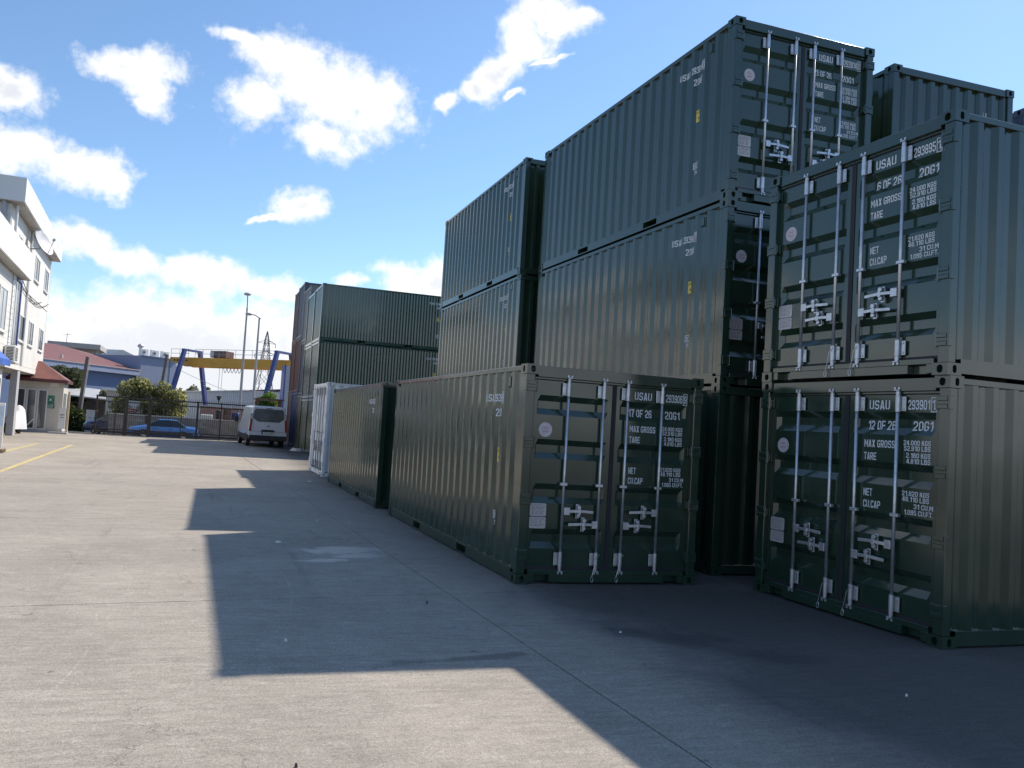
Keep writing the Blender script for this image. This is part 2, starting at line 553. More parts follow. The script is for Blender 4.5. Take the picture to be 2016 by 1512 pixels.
def drape(acc, name, mat, fn, cuts_x=(), cuts_z=()):
    """cut flat (x,z) print at the folds and lay it on the surface: fn(x,z) -> xyz"""
    if isinstance(acc, list):
        return [drape(a, name, mat, fn, cuts_x, cuts_z) for a in acc]
    me = bpy.data.meshes.new(name)
    me.from_pydata(acc.v, [], acc.f)
    bm = bmesh.new()
    bm.from_mesh(me)
    bmesh.ops.triangulate(bm, faces=bm.faces[:])
    xs = [v.co.x for v in bm.verts]
    zs = [v.co.z for v in bm.verts]
    for c in cuts_x:
        if min(xs) < c < max(xs):
            bmesh.ops.bisect_plane(bm, geom=bm.verts[:] + bm.edges[:] + bm.faces[:], plane_co=(c, 0, 0), plane_no=(1, 0, 0))
    for c in cuts_z:
        if min(zs) < c < max(zs):
            bmesh.ops.bisect_plane(bm, geom=bm.verts[:] + bm.edges[:] + bm.faces[:], plane_co=(0, 0, c), plane_no=(0, 0, 1))
    for v in bm.verts:
        v.co = Vector(fn(v.co.x, v.co.z))
    bm.to_mesh(me)
    bm.free()
    me.materials.append(mat)
    return me


# ------------------------------------------------------------------ ground and yard
def ground_material():
    m = bpy.data.materials.new('yard_concrete')
    m.use_nodes = True
    t = m.node_tree
    L = t.links.new
    b = t.nodes['Principled BSDF']
    g = N(t, 'ShaderNodeNewGeometry')
    P = g.outputs['Position']

    def noise(sc, det=5, ro=0.6, vec=P):
        n = N(t, 'ShaderNodeTexNoise')
        n.inputs['Scale'].default_value = sc
        n.inputs['Detail'].default_value = det
        n.inputs['Roughness'].default_value = ro
        L(vec, n.inputs['Vector'])
        return n

    def mrange(x, a, b_, c=0.0, d=1.0, smooth=True):
        n = N(t, 'ShaderNodeMapRange')
        if smooth:
            n.interpolation_type = 'SMOOTHSTEP'
        for i, v in zip(('From Min', 'From Max', 'To Min', 'To Max'), (a, b_, c, d)):
            n.inputs[i].default_value = v
        L(x, n.inputs[0])
        return n.outputs[0]

    def mth(op, a, b_=None):
        n = N(t, 'ShaderNodeMath', operation=op)
        for i, x in enumerate((a, b_)):
            if x is None:
                continue
            if isinstance(x, (int, float)):
                n.inputs[i].default_value = x
            else:
                L(x, n.inputs[i])
        return n.outputs[0]

    def mixc(f, a, col=None, sock=None, blend='MIX'):
        n = N(t, 'ShaderNodeMix', data_type='RGBA', blend_type=blend)
        if isinstance(f, (int, float)):
            n.inputs[0].default_value = f
        else:
            L(f, n.inputs[0])
        L(a, n.inputs[6])
        if col:
            n.inputs[7].default_value = (*col, 1)
        else:
            L(sock, n.inputs[7])
        return n.outputs[2]
    # streaks run across the yard (broom finish and tyre wear)
    mp = N(t, 'ShaderNodeMapping')
    mp.inputs['Scale'].default_value = (0.5, 3.2, 1)
    mp.inputs['Rotation'].default_value = (0, 0, R(-7))
    L(P, mp.inputs[0])
    cr = N(t, 'ShaderNodeValToRGB')
    e = cr.color_ramp.elements
    e[0].position = 0.28
    e[0].color = (0.262, 0.232, 0.196, 1)
    e[1].position = 0.72
    e[1].color = (0.400, 0.356, 0.302, 1)
    L(noise(0.55, 8, 0.62).outputs[0], cr.inputs[0])
    c = cr.outputs[0]
    c = mixc(mrange(noise(1.6, 7, 0.68, mp.outputs[0]).outputs[0], 0.45, 0.68, 0, 0.42), c, (0.225, 0.20, 0.172))
    c = mixc(mrange(noise(5.5, 7, 0.7).outputs[0], 0.46, 0.66, 0, 0.35), c, (0.235, 0.208, 0.175))
    c = mixc(mrange(noise(7.5, 6, 0.7).outputs[0], 0.50, 0.68, 0, 0.28), c, (0.46, 0.425, 0.38))
    c = mixc(mrange(noise(0.23, 5, 0.6).outputs[0], 0.5, 0.72, 0, 0.5), c, (0.23, 0.21, 0.19))
    # aggregate: dark pits and pale stones
    v1 = noise(70, 4, 0.75).outputs[0]
    c = mixc(mrange(v1, 0.56, 0.68, 0, 0.75), c, (0.10, 0.092, 0.085))
    v2 = noise(85, 3, 0.7).outputs[0]
    c = mixc(mrange(v2, 0.59, 0.70, 0, 0.60), c, (0.52, 0.50, 0.47))
    v3 = noise(17, 6, 0.75, mp.outputs[0]).outputs[0]
    c = mixc(mrange(v3, 0.60, 0.74, 0, 0.8), c, (0.085, 0.078, 0.072))
    fl = noise(46, 5, 0.8, mp.outputs[0]).outputs[0]
    c = mixc(mrange(fl, 0.58, 0.66, 0, 0.8), c, (0.09, 0.08, 0.072))
    # hairline cracks
    vo = N(t, 'ShaderNodeTexVoronoi', feature='DISTANCE_TO_EDGE')
    vo.inputs['Scale'].default_value = 0.42
    wv = N(t, 'ShaderNodeVectorMath', operation='MULTIPLY_ADD')
    L(noise(1.3, 6, 0.7).outputs['Color'], wv.inputs[0])
    wv.inputs[1].default_value = (1.3, 1.3, 0)
    L(P, wv.inputs[2])
    L(wv.outputs[0], vo.inputs['Vector'])
    ck = mth('MULTIPLY', mrange(vo.outputs['Distance'], 0.0, 0.004, 1, 0), mrange(noise(0.35, 3).outputs[0], 0.47, 0.56))
    c = mixc(mth('MULTIPLY', ck, 0.75), c, (0.07, 0.062, 0.055))
    # rubber marks left by reach stackers, long and slightly curved
    mq = N(t, 'ShaderNodeMapping')
    mq.inputs['Scale'].default_value = (2.6, 0.10, 1)
    mq.inputs['Rotation'].default_value = (0, 0, R(9))
    L(P, mq.inputs[0])
    rub = mth('MULTIPLY', mrange(noise(1.4, 5, 0.6, mq.outputs[0]).outputs[0], 0.58, 0.72), mrange(noise(0.5, 4).outputs[0], 0.42, 0.6))
    c = mixc(mth('MULTIPLY', rub, 0.38), c, (0.13, 0.115, 0.10))
    # oil spots
    oil = mrange(noise(2.3, 7, 0.74).outputs[0], 0.625, 0.70, 0, 0.7)
    c = mixc(oil, c, (0.075, 0.068, 0.062))
    # pale turning scratches
    sp = N(t, 'ShaderNodeSeparateXYZ')
    L(P, sp.inputs[0])
    scr = None
    for cx, cy, rr, w in ((-8.51, 0.10, 5.886, 0.016), (-9.6, -2.0, 5.25, 0.014), (-7.4, -7.5, 4.6, 0.014)):
        dx = mth('SUBTRACT', sp.outputs[0], cx)
        dy = mth('SUBTRACT', sp.outputs[1], cy)
        rad = mth('SQRT', mth('ADD', mth('MULTIPLY', dx, dx), mth('MULTIPLY', dy, dy)))
        line = mrange(mth('ABSOLUTE', mth('SUBTRACT', rad, rr)), 0.0, w, 1, 0)
        scr = line if scr is None else mth('MAXIMUM', scr, line)
    brk = mth('MULTIPLY', mrange(noise(0.9, 3).outputs[0], 0.48, 0.62), mrange(noise(30, 3).outputs[0], 0.35, 0.65))
    c = mixc(mth('MULTIPLY', mth('MULTIPLY', scr, brk), 0.45), c, (0.55, 0.53, 0.50))
    # damp patches with an outline of their own
    warp = noise(2.6, 7, 0.68)

    def patch(cx, cy, rx, ry, rot, edge=0.75, amp=1.5):
        q = N(t, 'ShaderNodeMapping', vector_type='TEXTURE')
        q.inputs['Location'].default_value = (cx, cy, 0)
        q.inputs['Rotation'].default_value = (0, 0, R(rot))
        q.inputs['Scale'].default_value = (rx, ry, 1e6)
        L(P, q.inputs[0])
        ln = N(t, 'ShaderNodeVectorMath', operation='LENGTH')
        L(q.outputs[0], ln.inputs[0])
        d = mth('ADD', ln.outputs['Value'], mth('MULTIPLY', mth('SUBTRACT', warp.outputs[0], 0.5), amp * 2))
        return mrange(d, 1.0 - edge, 1.0, 1, 0)
    damp = patch(0.62, -2.15, 0.85, 0.34, -22)
    for a in ((1.25, -2.75, 0.55, 0.28, -30), (-1.55, -2.62, 0.8, 0.10, 6)):
        damp = mth('MAXIMUM', damp, patch(*a))
    c = mixc(mth('MULTIPLY', damp, 0.55), c, (0.062, 0.058, 0.056))
    darkR = mth('MULTIPLY', mrange(mth('ADD', sp.outputs[0], mth('MULTIPLY', noise(0.55, 6, 0.62).outputs[0], 3.0)), 0.5, 2.5), mrange(noise(0.8, 5).outputs[0], 0.05, 0.40))
    c = mixc(mth('MULTIPLY', darkR, 0.86), c, (0.052, 0.050, 0.049))  # concrete colour mixed darker towards the right, broken up by noise
    pale_patch = mth('MAXIMUM', patch(-1.62, 2.08, 0.72, 0.40, 12, 0.5, 1.1), patch(-1.5, 1.7, 0.5, 0.2, 20, 0.5, 1.2))  # paler, smoother patches mixed into the concrete
    pale_patch = mth('MAXIMUM', pale_patch, patch(-1.9, 1.35, 0.45, 0.12, 8, 0.4, 1.4))
    c = mixc(mth('MULTIPLY', pale_patch, 0.32), c, (0.46, 0.47, 0.48))
    # grain of the surface itself, coarse and fine
    gr = mth('MULTIPLY', mrange(noise(120, 2, 0.6).outputs[0], 0.30, 0.70, 0.72, 1.28, False), mrange(noise(38, 4, 0.7).outputs[0], 0.30, 0.70, 0.80, 1.20, False))
    gr = mth('MULTIPLY', gr, mrange(noise(6.5, 6, 0.7, mp.outputs[0]).outputs[0], 0.32, 0.68, 0.84, 1.14, False))
    gs = N(t, 'ShaderNodeVectorMath', operation='SCALE')
    L(c, gs.inputs[0])
    L(gr, gs.inputs['Scale'])
    c = gs.outputs[0]
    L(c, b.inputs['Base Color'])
    rgh = mth('SUBTRACT', 0.86, mth('MULTIPLY', damp, 0.22))
    rgh = mth('SUBTRACT', rgh, mth('MULTIPLY', pale_patch, 0.5))
    L(rgh, b.inputs['Roughness'])
    b.inputs['Specular IOR Level'].default_value = 0.4
    bp = N(t, 'ShaderNodeBump')
    bp.inputs['Strength'].default_value = 0.55
    bp.inputs['Distance'].default_value = 0.006
    h = mth('ADD', mth('MULTIPLY', v1, -0.7), mth('MULTIPLY', v2, 0.5))
    h = mth('ADD', h, mth('MULTIPLY', noise(9, 5).outputs[0], 0.8))
    L(mth('MULTIPLY', h, mth('SUBTRACT', 1.0, pale_patch)), bp.inputs['Height'])
    L(bp.outputs[0], b.inputs['Normal'])
    return m


CONC = ground_material()
EARTH = mk('outer_ground', (0.20, 0.185, 0.165), 0.9, 0, 0.2, 0.4, dirt=(0.12, 0.11, 0.10), dscale=0.7, bump=0.3, bscale=20)
FARZ = -0.5


def gz(y):
    """height of the ground: the road beyond the gate lies half a metre lower"""
    if y < 38.0:
        return 0.0
    if y > 46.0:
        return FARZ
    return FARZ * (y - 38.0) / 8.0


m = MB()
ys = [-900, -60, 38.0, 40, 42, 44, 46.0, 120, 2500]
for a, b in zip(ys[:-1], ys[1:]):
    for x0, x1 in ((-1800, -60), (-60, 60), (60, 1800)):
        m.add([(x0, a, gz(a) - 0.06), (x1, a, gz(a) - 0.06), (x1, b, gz(b) - 0.06), (x0, b, gz(b) - 0.06)], [(0, 1, 2, 3)])
struct('ground', m.mesh('ground', EARTH))

yard_bm = MB()
yard_bm.box(-24, -20, -0.05, 20, 37.9, -0.022)
yard = struct('yard', yard_bm.mesh('yard', mk('joint_dirt', (0.05, 0.047, 0.043), 0.95)))
# concrete slabs on a slightly skewed grid, 12 mm joints between them
A0 = Vector((-0.97, -0.46))
ea = Vector((6.2, 0.72))
eb = Vector((-0.19, 5.42))
G = 0.007


def slab_poly(i, j):
    o = A0 + ea * i + eb * j
    ua, ub = ea.normalized() * G, eb.normalized() * G
    return [o + ua + ub, o + ea - ua + ub, o + ea + eb - ua - ub, o + eb + ua - ub]


for i in range(-3, 3):
    for j in range(-4, 7):
        p = slab_poly(i, j)
        if max(q.y for q in p) < -18 or min(q.y for q in p) > 37.6:
            continue
        cx = sum((q for q in p), Vector((0, 0))) / 4
        mb = MB().prism([(min(max(q.x, -23.9), 19.9) - cx.x, min(q.y, 37.88) - cx.y) for q in p], -0.02, 0.0)
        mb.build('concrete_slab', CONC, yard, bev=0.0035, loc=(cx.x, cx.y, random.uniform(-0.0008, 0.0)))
ASPH = mk('asphalt', (0.075, 0.073, 0.07), 0.85, 0, 0.2, 1.0, bump=0.3, bscale=60)
m = MB()
for a, b in ((38.0, 40.0), (40.0, 42.0), (42.0, 44.0), (44.0, 46.0), (46.0, 52.5)):
    m.add([(-60, a, gz(a) - 0.004), (60, a, gz(a) - 0.004), (60, b, gz(b) - 0.004), (-60, b, gz(b) - 0.004)], [(0, 1, 2, 3)])
struct('road', m.mesh('road', mk('dusty_asphalt', (0.21, 0.195, 0.175), 0.85, 0, 0.15, 0.8, bump=0.3, bscale=40)))

# painted markings
YEL = mk('yellow_road_paint', (0.56, 0.44, 0.16), 0.75, 0, 0.1, 4, dirt=(0.30, 0.27, 0.23), dscale=9, dthr=(0.48, 0.62))
WLINE = mk('white_road_paint', (0.52, 0.49, 0.44), 0.8, 0, 0.1, 4, dirt=(0.31, 0.285, 0.25), dscale=7, dthr=(0.45, 0.6))


def stripe(name, label, p, q, w, mat):
    p, q = Vector((*p, 0.0)), Vector((*q, 0.0))
    n = Vector((-(q - p).y, (q - p).x, 0)).normalized() * w / 2
    mb = MB().add([p + n, p - n, q - n, q + n], [(0, 1, 2, 3)])
    c = (p + q) / 2
    me = mb.mesh(name, mat, off=(-c.x, -c.y, 0))
    o = inst(me, name, None, (c.x, c.y, 0.004))
    return tag(o, label, 'road marking', 'painted lines on the yard', 'structure')


stripe('yellow_line', 'short faded yellow line painted beside the office building', (-9.49, 24.9), (-9.45, 15.0), 0.13, YEL)
stripe('yellow_line', 'long faded yellow line painted across the sunlit yard', (-8.27, 25.0), (-7.95, 8.0), 0.13, YEL)
stripe('white_line', 'thin worn white line crossing the sunlit concrete yard', (-8.3, 18.5), (-5.3, 18.35), 0.06, WLINE)
stripe('white_line', 'fainter thin white line nearer the gate', (-8.0, 20.1), (-3.4, 19.9), 0.05, WLINE)

# ------------------------------------------------------------------ shipping containers
W, LEN, H20 = 2.438, 6.058, 2.591
PITCH, P0 = 0.278, 0.11
NPER = 21
XO, XI = 0.012, 0.048     # outer and inner plane of the side corrugation


def corr(s):
    """inset of the side panel at distance s from the start of the corrugation"""
    q = s % PITCH
    if q < 0.072:
        return XO
    if q < 0.140:
        return XO + (XI - XO) * (q - 0.072) / 0.068
    if q < 0.210:
        return XI
    return XI - (XI - XO) * (q - 0.210) / 0.068


CUTS_Y = [P0 + k * PITCH + a for k in range(NPER + 1) for a in (0.0, 0.072, 0.140, 0.210)]


def door_dx(x, x0, x1):
    a = min(x - x0, x1 - x)
    return min(max((a - 0.075) / 0.035, 0), 1)


RECESS = [(2.00, 2.075, 2.165, 2.235), (1.475, 1.55, 1.64, 1.71), (0.945, 1.02, 1.11, 1.18), (0.41, 0.485, 0.575, 0.645)]


def door_dz(z):
    for a, b, c, d in RECESS:
        if a < z < d:
            if z < b:
                return (z - a) / (b - a)
            if z < c:
                return 1.0
            return (d - z) / (d - c)
    return 0.0


DOORY, DOORD = 0.072, 0.05
LEAF = ((0.115, 1.212), (1.226, W - 0.115))
DZ0, DZ1 = 0.185, 2.425


def door_y(x, z):
    x0, x1 = LEAF[0] if x < W / 2 else LEAF[1]
    return DOORY + DOORD * min(door_dx(x, x0, x1), door_dz(z))


OFF = (-W / 2, -LEN / 2, 0)
_shared = {}


def S(key, fn):
    if key not in _shared:
        _shared[key] = fn()
    return _shared[key]


def casting_mesh(mat):
    m = MB()
    wx, wy, wz = 0.162, 0.178, 0.118

    def holed(org, ux, uz, n, a, b, hw, hh):
        """rectangular face a x b with a stadium hole, walls and back"""
        org, ux, uz, n = Vector(org), Vector(ux), Vector(uz), Vector(n)
        k = 12
        ring = []
        for i in range(k):
            q = 2 * PI * i / k + PI / k
            cx, cz = math.cos(q), math.sin(q)
            rx = hw
            px = cx * rx
            pz = cz * rx + (hh - rx if cz > 0 else -(hh - rx))
            ring.append(org + ux * (a / 2 + px) + uz * (b / 2 + pz))
        outer = []
        for i in range(k):
            q = 2 * PI * i / k + PI / k
            cx, cz = math.cos(q), math.sin(q)
            s_ = 1 / max(abs(cx), abs(cz))
            outer.append(org + ux * (a / 2 + cx * s_ * a / 2) + uz * (b / 2 + cz * s_ * b / 2))
        cor = [org, org + ux * a, org + ux * a + uz * b, org + uz * b]
        inner = [p - n * 0.07 for p in ring]
        vs_ = ring + outer + inner
        fs_ = [(i, (i + 1) % k, k + (i + 1) % k, k + i) for i in range(k)]
        fs_ += [(i, (i + 1) % k, 2 * k + (i + 1) % k, 2 * k + i) for i in range(k)]
        fs_.append(tuple(range(2 * k, 3 * k)))
        m.add(vs_, fs_)
        for i in range(k):   # fill the four corner triangles
            p, q2 = outer[i], outer[(i + 1) % k]
            for c in cor:
                if abs((p - q2).dot(ux)) > 1e-6 and abs((p - q2).dot(uz)) > 1e-6 and min((p - c).length, (q2 - c).length) < 0.12 and abs((c - p).dot(ux) * (c - p).dot(uz)) < 1e-9 and abs((c - q2).dot(ux) * (c - q2).dot(uz)) < 1e-9:
                    m.add([p, q2, c], [(0, 1, 2)])
    holed((0, 0, 0), (1, 0, 0), (0, 0, 1), (0, -1, 0), wx, wz, 0.032, 0.040)
    holed((0, 0, 0), (0, 1, 0), (0, 0, 1), (-1, 0, 0), wy, wz, 0.026, 0.040)
    m.add([(wx, 0, 0), (wx, wy, 0), (wx, wy, wz), (wx, 0, wz)], [(0, 1, 2, 3)])
    m.add([(0, wy, 0), (wx, wy, 0), (wx, wy, wz), (0, wy, wz)], [(0, 1, 2, 3)])
    m.add([(0, 0, wz), (wx, 0, wz), (wx, wy, wz), (0, wy, wz)], [(0, 1, 2, 3)])
    m.add([(0, 0, 0), (wx, 0, 0), (wx, wy, 0), (0, wy, 0)], [(0, 1, 2, 3)])
    return m.mesh('corner_casting', mat, recalc=False)


def side_panel_mesh(mat, H, z0=0.155, ribdir=1):
    m = MB()
    ss = sorted(set(CUTS_Y))
    ss = [s for s in ss if s <= P0 + NPER * PITCH + 1e-6]
    z1 = H - 0.07
    vs_, fs_ = [], []
    for s in ss:
        x = corr(s - P0 + 1e-7)
        vs_ += [(x, s, z0), (x, s, z1)]
    for k in range(len(ss) - 1):
        fs_.append((2 * k, 2 * k + 1, 2 * k + 3, 2 * k + 2))
    m.add(vs_, fs_)
    # closing lips at top and bottom of every fold
    for k in range(len(ss) - 1):
        for zz, jj in ((z1, 1), (z0, 0)):
            a, b = vs_[2 * k + jj], vs_[2 * k + 2 + jj]
            m.add([a, b, (0.06, b[1], zz), (0.06, a[1], zz)], [(0, 1, 2, 3)])
    return m.mesh('side_panel', mat, off=OFF)


def end_panel_mesh(mat, H):
    """corrugated closed end at y = LEN"""
    m = MB()
    p = 0.25
    a0, a1 = 0.10, W - 0.10
    n = 9
    p = (a1 - a0) / (n - 0.0)
    xs = []
    for k in range(n):
        for q, d in ((0.0, 0.0), (0.30, 0.0), (0.44, 1.0), (0.86, 1.0)):
            xs.append((a0 + (k + q) * p, d))
    xs.append((a1, 0.0))
    z0, z1 = 0.14, H - 0.11
    vs_ = []
    for x, d in xs:
        y = LEN - 0.035 - 0.045 * d
        vs_ += [(x, y, z0), (x, y, z1)]
    fs_ = [(2 * k, 2 * k + 1, 2 * k + 3, 2 * k + 2) for k in range(len(xs) - 1)]
    m.add(vs_, fs_)
    return m.mesh('end_wall', mat, off=OFF)


def end_y(x):
    p = (W - 0.2) / 9
    q = ((x - 0.1) % p) / p
    d = 0 if q < 0.30 else ((q - 0.30) / 0.14 if q < 0.44 else (1 if q < 0.86 else (1 - (q - 0.86) / 0.14)))
    return LEN - 0.035 - 0.045 * d


def roof_mesh(mat, H):
    m = MB()
    n = 27
    a0, a1 = 0.15, LEN - 0.15
    p = (a1 - a0) / n
    ys_ = []
    for k in range(n):
        for q, d in ((0.0, 0.0), (0.35, 0.0), (0.5, 1.0), (0.85, 1.0)):
            ys_.append((a0 + (k + q) * p, d))
    ys_.append((a1, 0.0))
    vs_ = []
    for y, d in ys_:
        z = H - 0.012 - 0.02 * d
        vs_ += [(0.055, y, z), (W - 0.055, y, z)]
    m.add(vs_, [(2 * k, 2 * k + 1, 2 * k + 3, 2 * k + 2) for k in range(len(ys_) - 1)])
    return m.mesh('roof_panel', mat, off=OFF)


def bottom_rail_mesh(mat):
    """side sill with two fork pockets"""
    m = MB()
    z0, z1 = 0.022, 0.158
    segs = [(0.176, 1.73), (2.11, 3.95), (4.33, LEN - 0.176)]
    for a, b in segs:
        m.box(0.008, a, z0 + 0.012, 0.016, b, z1)
        m.box(0.008, a, z0, 0.06, b, z0 + 0.012)
    for a, b in ((1.73, 2.11), (3.95, 4.33)):
        m.box(0.008, a, 0.135, 0.016, b, z1)
        m.box(0.008, a, z0, 0.016, b, z0 + 0.016)
        m.box(0.016, a - 0.006, z0, 0.40, a, 0.135)
        m.box(0.016, b, z0, 0.40, b + 0.006, 0.135)
        m.box(0.016, a, 0.13, 0.40, b, 0.135)
        m.box(0.40, a, z0, 0.406, b, 0.135)
    m.box(0.008, 0.176, z1, 0.06, LEN - 0.176, z1 + 0.004)
    return m.mesh('bottom_side_rail', mat, off=OFF)


def rod_parts(mat_key, mat, flip, high):
    """lock rod built round x = 0; returns mesh list"""
    out = {}
    out['rod'] = S(('rod', mat_key), lambda: MB().cyl((0, 0.03, 0.14), (0, 0.03, 2.47), 0.017, n=10).mesh('lock_rod', mat, smooth=True))

    def br():
        b = MB()
        b.cyl((0, 0.03, -0.085), (0, 0.03, 0.085), 0.026, n=10)
        b.box(-0.075, 0.046, -0.075, 0.03, 0.056, 0.075)
        b.box(-0.075, 0.038, -0.075, -0.04, 0.048, 0.075)
        for zz in (-0.05, 0.05):
            b.cyl((-0.058, 0.030, zz), (-0.058, 0.04, zz), 0.011, n=6)
        return b.mesh('rod_bracket', mat, bev=0.003)
    out['bracket'] = S(('br', mat_key), br)

    def clip():
        b = MB()
        b.box(-0.055, 0.004, -0.018, 0.035, 0.05, 0.018)
        return b.mesh('rod_clip', mat, bev=0.004)
    out['clip'] = S(('clip', mat_key), clip)

    def cam_():
        b = MB()
        b.cyl((0, 0.03, -0.05), (0, 0.03, 0.02), 0.023, n=8)
        b.box(-0.030, 0.0, 0.02, 0.030, 0.055, 0.035)
        b.box(-0.034, 0.005, 0.035, -0.012, 0.05, 0.060)
        b.box(0.012, 0.005, 0.035, 0.034, 0.05, 0.060)
        b.box(-0.045, 0.035, 0.060, 0.045, 0.06, 0.074)
        return b.mesh('cam_end', mat, bev=0.003)
    out['cam'] = S(('cam', mat_key), cam_)

    def lever():
        b = MB()
        b.box(0.012, 0.0, -0.045, 0.085, 0.040, 0.045)
        b.beam((0.08, 0.012, 0.0), (0.22, 0.004, 0.006), 0.03, 0.034)
        b.beam((0.22, 0.004, 0.006), (0.40, 0.010, -0.004), 0.014, 0.034)
        return b.mesh('lever', mat, bev=0.003)
    out['lever'] = S(('lev', mat_key), lever)

    def catch():
        b = MB()
        b.obox((0.20, 0.036, 0.0), (0.022, 0, 0), (0, 0.006, 0), (0, 0, 0.085))
        b.cyl((0.20, -0.012, 0.05), (0.20, 0.03, 0.05), 0.026, n=10)
        b.cyl((0.20, -0.006, -0.045), (0.20, 0.03, -0.045), 0.024, n=10)
        b.box(0.19, -0.016, -0.03, 0.225, 0.03, 0.03)
        return b.mesh('lever_catch', mat, bev=0.003)
    out['catch'] = S(('catch', mat_key), catch)
    return out


def seal_mesh():
    b = MB()
    pts = [Vector((0.03, 0.0, 0.36)), Vector((-0.02, -0.004, 0.30)), Vector((-0.035, -0.006, 0.2)), Vector((-0.06, -0.008, 0.10))]
    b.tube(pts, 0.0035, 5)
    loop = [Vector((-0.06 + 0.016 * math.sin(q), -0.008, 0.065 - 0.036 * math.cos(q) * -1)) for q in [2 * PI * k / 10 for k in range(11)]]
    b.tube(loop, 0.0035, 5)
    return b.mesh('seal_wire', GALV)


def leaf_mesh(mat, i):
    x0, x1 = LEAF[i]
    xs = [x0, x0 + 0.075, x0 + 0.11, x1 - 0.11, x1 - 0.075, x1]
    zs = [DZ0] + sorted([z for r in RECESS for z in r]) + [DZ1]
    vs_ = []
    for z in zs:
        for x in xs:
            vs_.append((x, DOORY + DOORD * min(door_dx(x, x0, x1), door_dz(z)), z))
    n = len(xs)
    m = MB()
    m.add(vs_, [(r * n + k, r * n + k + 1, (r + 1) * n + k + 1, (r + 1) * n + k) for r in range(len(zs) - 1) for k in range(n - 1)])
    for (a, b_) in (((x0, DZ0), (x1, DZ0)), ((x1, DZ0), (x1, DZ1)), ((x1, DZ1), (x0, DZ1)), ((x0, DZ1), (x0, DZ0))):
        m.add([(a[0], DOORY, a[1]), (b_[0], DOORY, b_[1]), (b_[0], DOORY + 0.06, b_[1]), (a[0], DOORY + 0.06, a[1])], [(0, 1, 2, 3)])
    return m.mesh('door', mat, off=OFF)


def gasket_mesh(i):
    x0, x1 = LEAF[i]
    m = MB()
    g = 0.022
    y0, y1 = DOORY - 0.006, DOORY + 0.03
    m.box(x0 - 0.008, y0, DZ1 - 0.012, x1 + 0.008, y1, DZ1 + 0.02)
    m.box(x0 - 0.008, y0, DZ0 - 0.02, x1 + 0.008, y1, DZ0 + 0.012)
    if i == 0:
        m.box(x1 - 0.02, y0 - 0.002, DZ0 + 0.012, x1 + 0.006, y1, DZ1 - 0.012)
    else:
        m.box(x0 - 0.006, y0 - 0.002, DZ0 + 0.012, x0 + 0.02, y1, DZ1 - 0.012)
    return m.mesh('gasket', RUBBER, off=OFF)


def hinge_mesh(mat):
    m = MB()
    m.box(0.04, 0.046, -0.06, 0.16, 0.068, 0.06)
    m.box(0.02, -0.010, -0.060, 0.125, 0.010, -0.018)
    m.box(0.02, -0.010, 0.018, 0.125, 0.010, 0.060)
    m.box(0.02, -0.004, -0.018, 0.125, 0.010, 0.018)
    m.cyl((0.128, 0.012, -0.072), (0.128, 0.012, 0.072), 0.018, n=8)
    m.box(0.128, 0.012, -0.045, 0.158, 0.05, 0.045)
    m.box(-0.003, -0.002, -0.066, 0.02, 0.05, 0.066)
    return m.mesh('hinge', mat, bev=0.003)


def door_text(nums):
    """nums = (serial, check, 'n OF 26')"""
    a = []
    ser, chk, of = nums
    put_text(a, 'USAU', 1.50, 2.262, 0.098, 0.243)
    put_text(a, ser, 1.948, 2.262, 0.098, 0.238)
    put_text(a, chk, 2.226, 2.262, 0.098, 0.036, 'c')
    put_frame(a, 2.196, 2.237, 2.257, 2.385, 0.008)
    if of:
        put_text(a, of, 1.455 if len(of) > 7 else 1.475, 2.05, 0.096, 0.325 if len(of) > 7 else 0.295)
    put_text(a, '20G1', 1.975, 2.05, 0.098, 0.213)
    put_text(a, 'MAX GROSS', 1.452, 1.862, 0.078, 0.362)
    put_text(a, 'TARE', 1.452, 1.728, 0.078, 0.15)
    put_text(a, 'NET', 1.462, 1.345, 0.078, 0.105)
    put_text(a, 'CU.CAP', 1.462, 1.222, 0.078, 0.205)
    for z, s, w in ((1.902, '24.000 KGS', 0.292), (1.845, '52.910 LBS', 0.285), (1.775, '2.180 KGS', 0.26), (1.717, '4.810 LBS', 0.255),
                    (1.392, '21.820 KGS', 0.292), (1.335, '48.110 LBS', 0.287), (1.268, '31 CU.M', 0.205), (1.205, '1.095 CU.FT.', 0.305)):
        put_text(a, s, 2.205 + (0.045 if 'CU' in s else 0), z, 0.049, w, 'r')
    cx = [LEAF[1][0] + 0.075, LEAF[1][0] + 0.11, LEAF[1][1] - 0.11, LEAF[1][1] - 0.075]
    cz = sorted([z for r in RECESS for z in r])
    return drape(a, 'door_lettering', PRINT, lambda x, z: (x + OFF[0], door_y(x, z) - 0.0022 + OFF[1], z), cx, cz)


def side_text(nums):
    """marks on the left side (x = 0), read from outside; local u = LEN axis reversed"""
    a = []
    ser, chk, of = nums
    # u runs to the right as seen from outside: u = -y
    put_text(a, 'USAU', -1.275, 2.145, 0.10, 0.235)
    put_text(a, ser, -0.985, 2.145, 0.10, 0.235)
    put_text(a, chk, -0.709, 2.145, 0.10, 0.034, 'c')
    put_frame(a, -0.738, 2.122, -0.680, 2.268, 0.008)
    put_text(a, '20G1', -0.93, 1.955, 0.10, 0.20)
    put_frame(a, -0.885, 0.655, -0.745, 0.755, 0.010)
    put_text(a, 'IC', -0.815, 0.672, 0.062, 0.085, 'c')
    put_text(a, '70', -0.815, 0.572, 0.060, 0.09, 'c')
    return drape(a, 'side_lettering', PRINT, lambda u, z: (corr(-u - P0) - 0.0022 + OFF[0], -u + OFF[1], z), [-c for c in CUTS_Y], ())


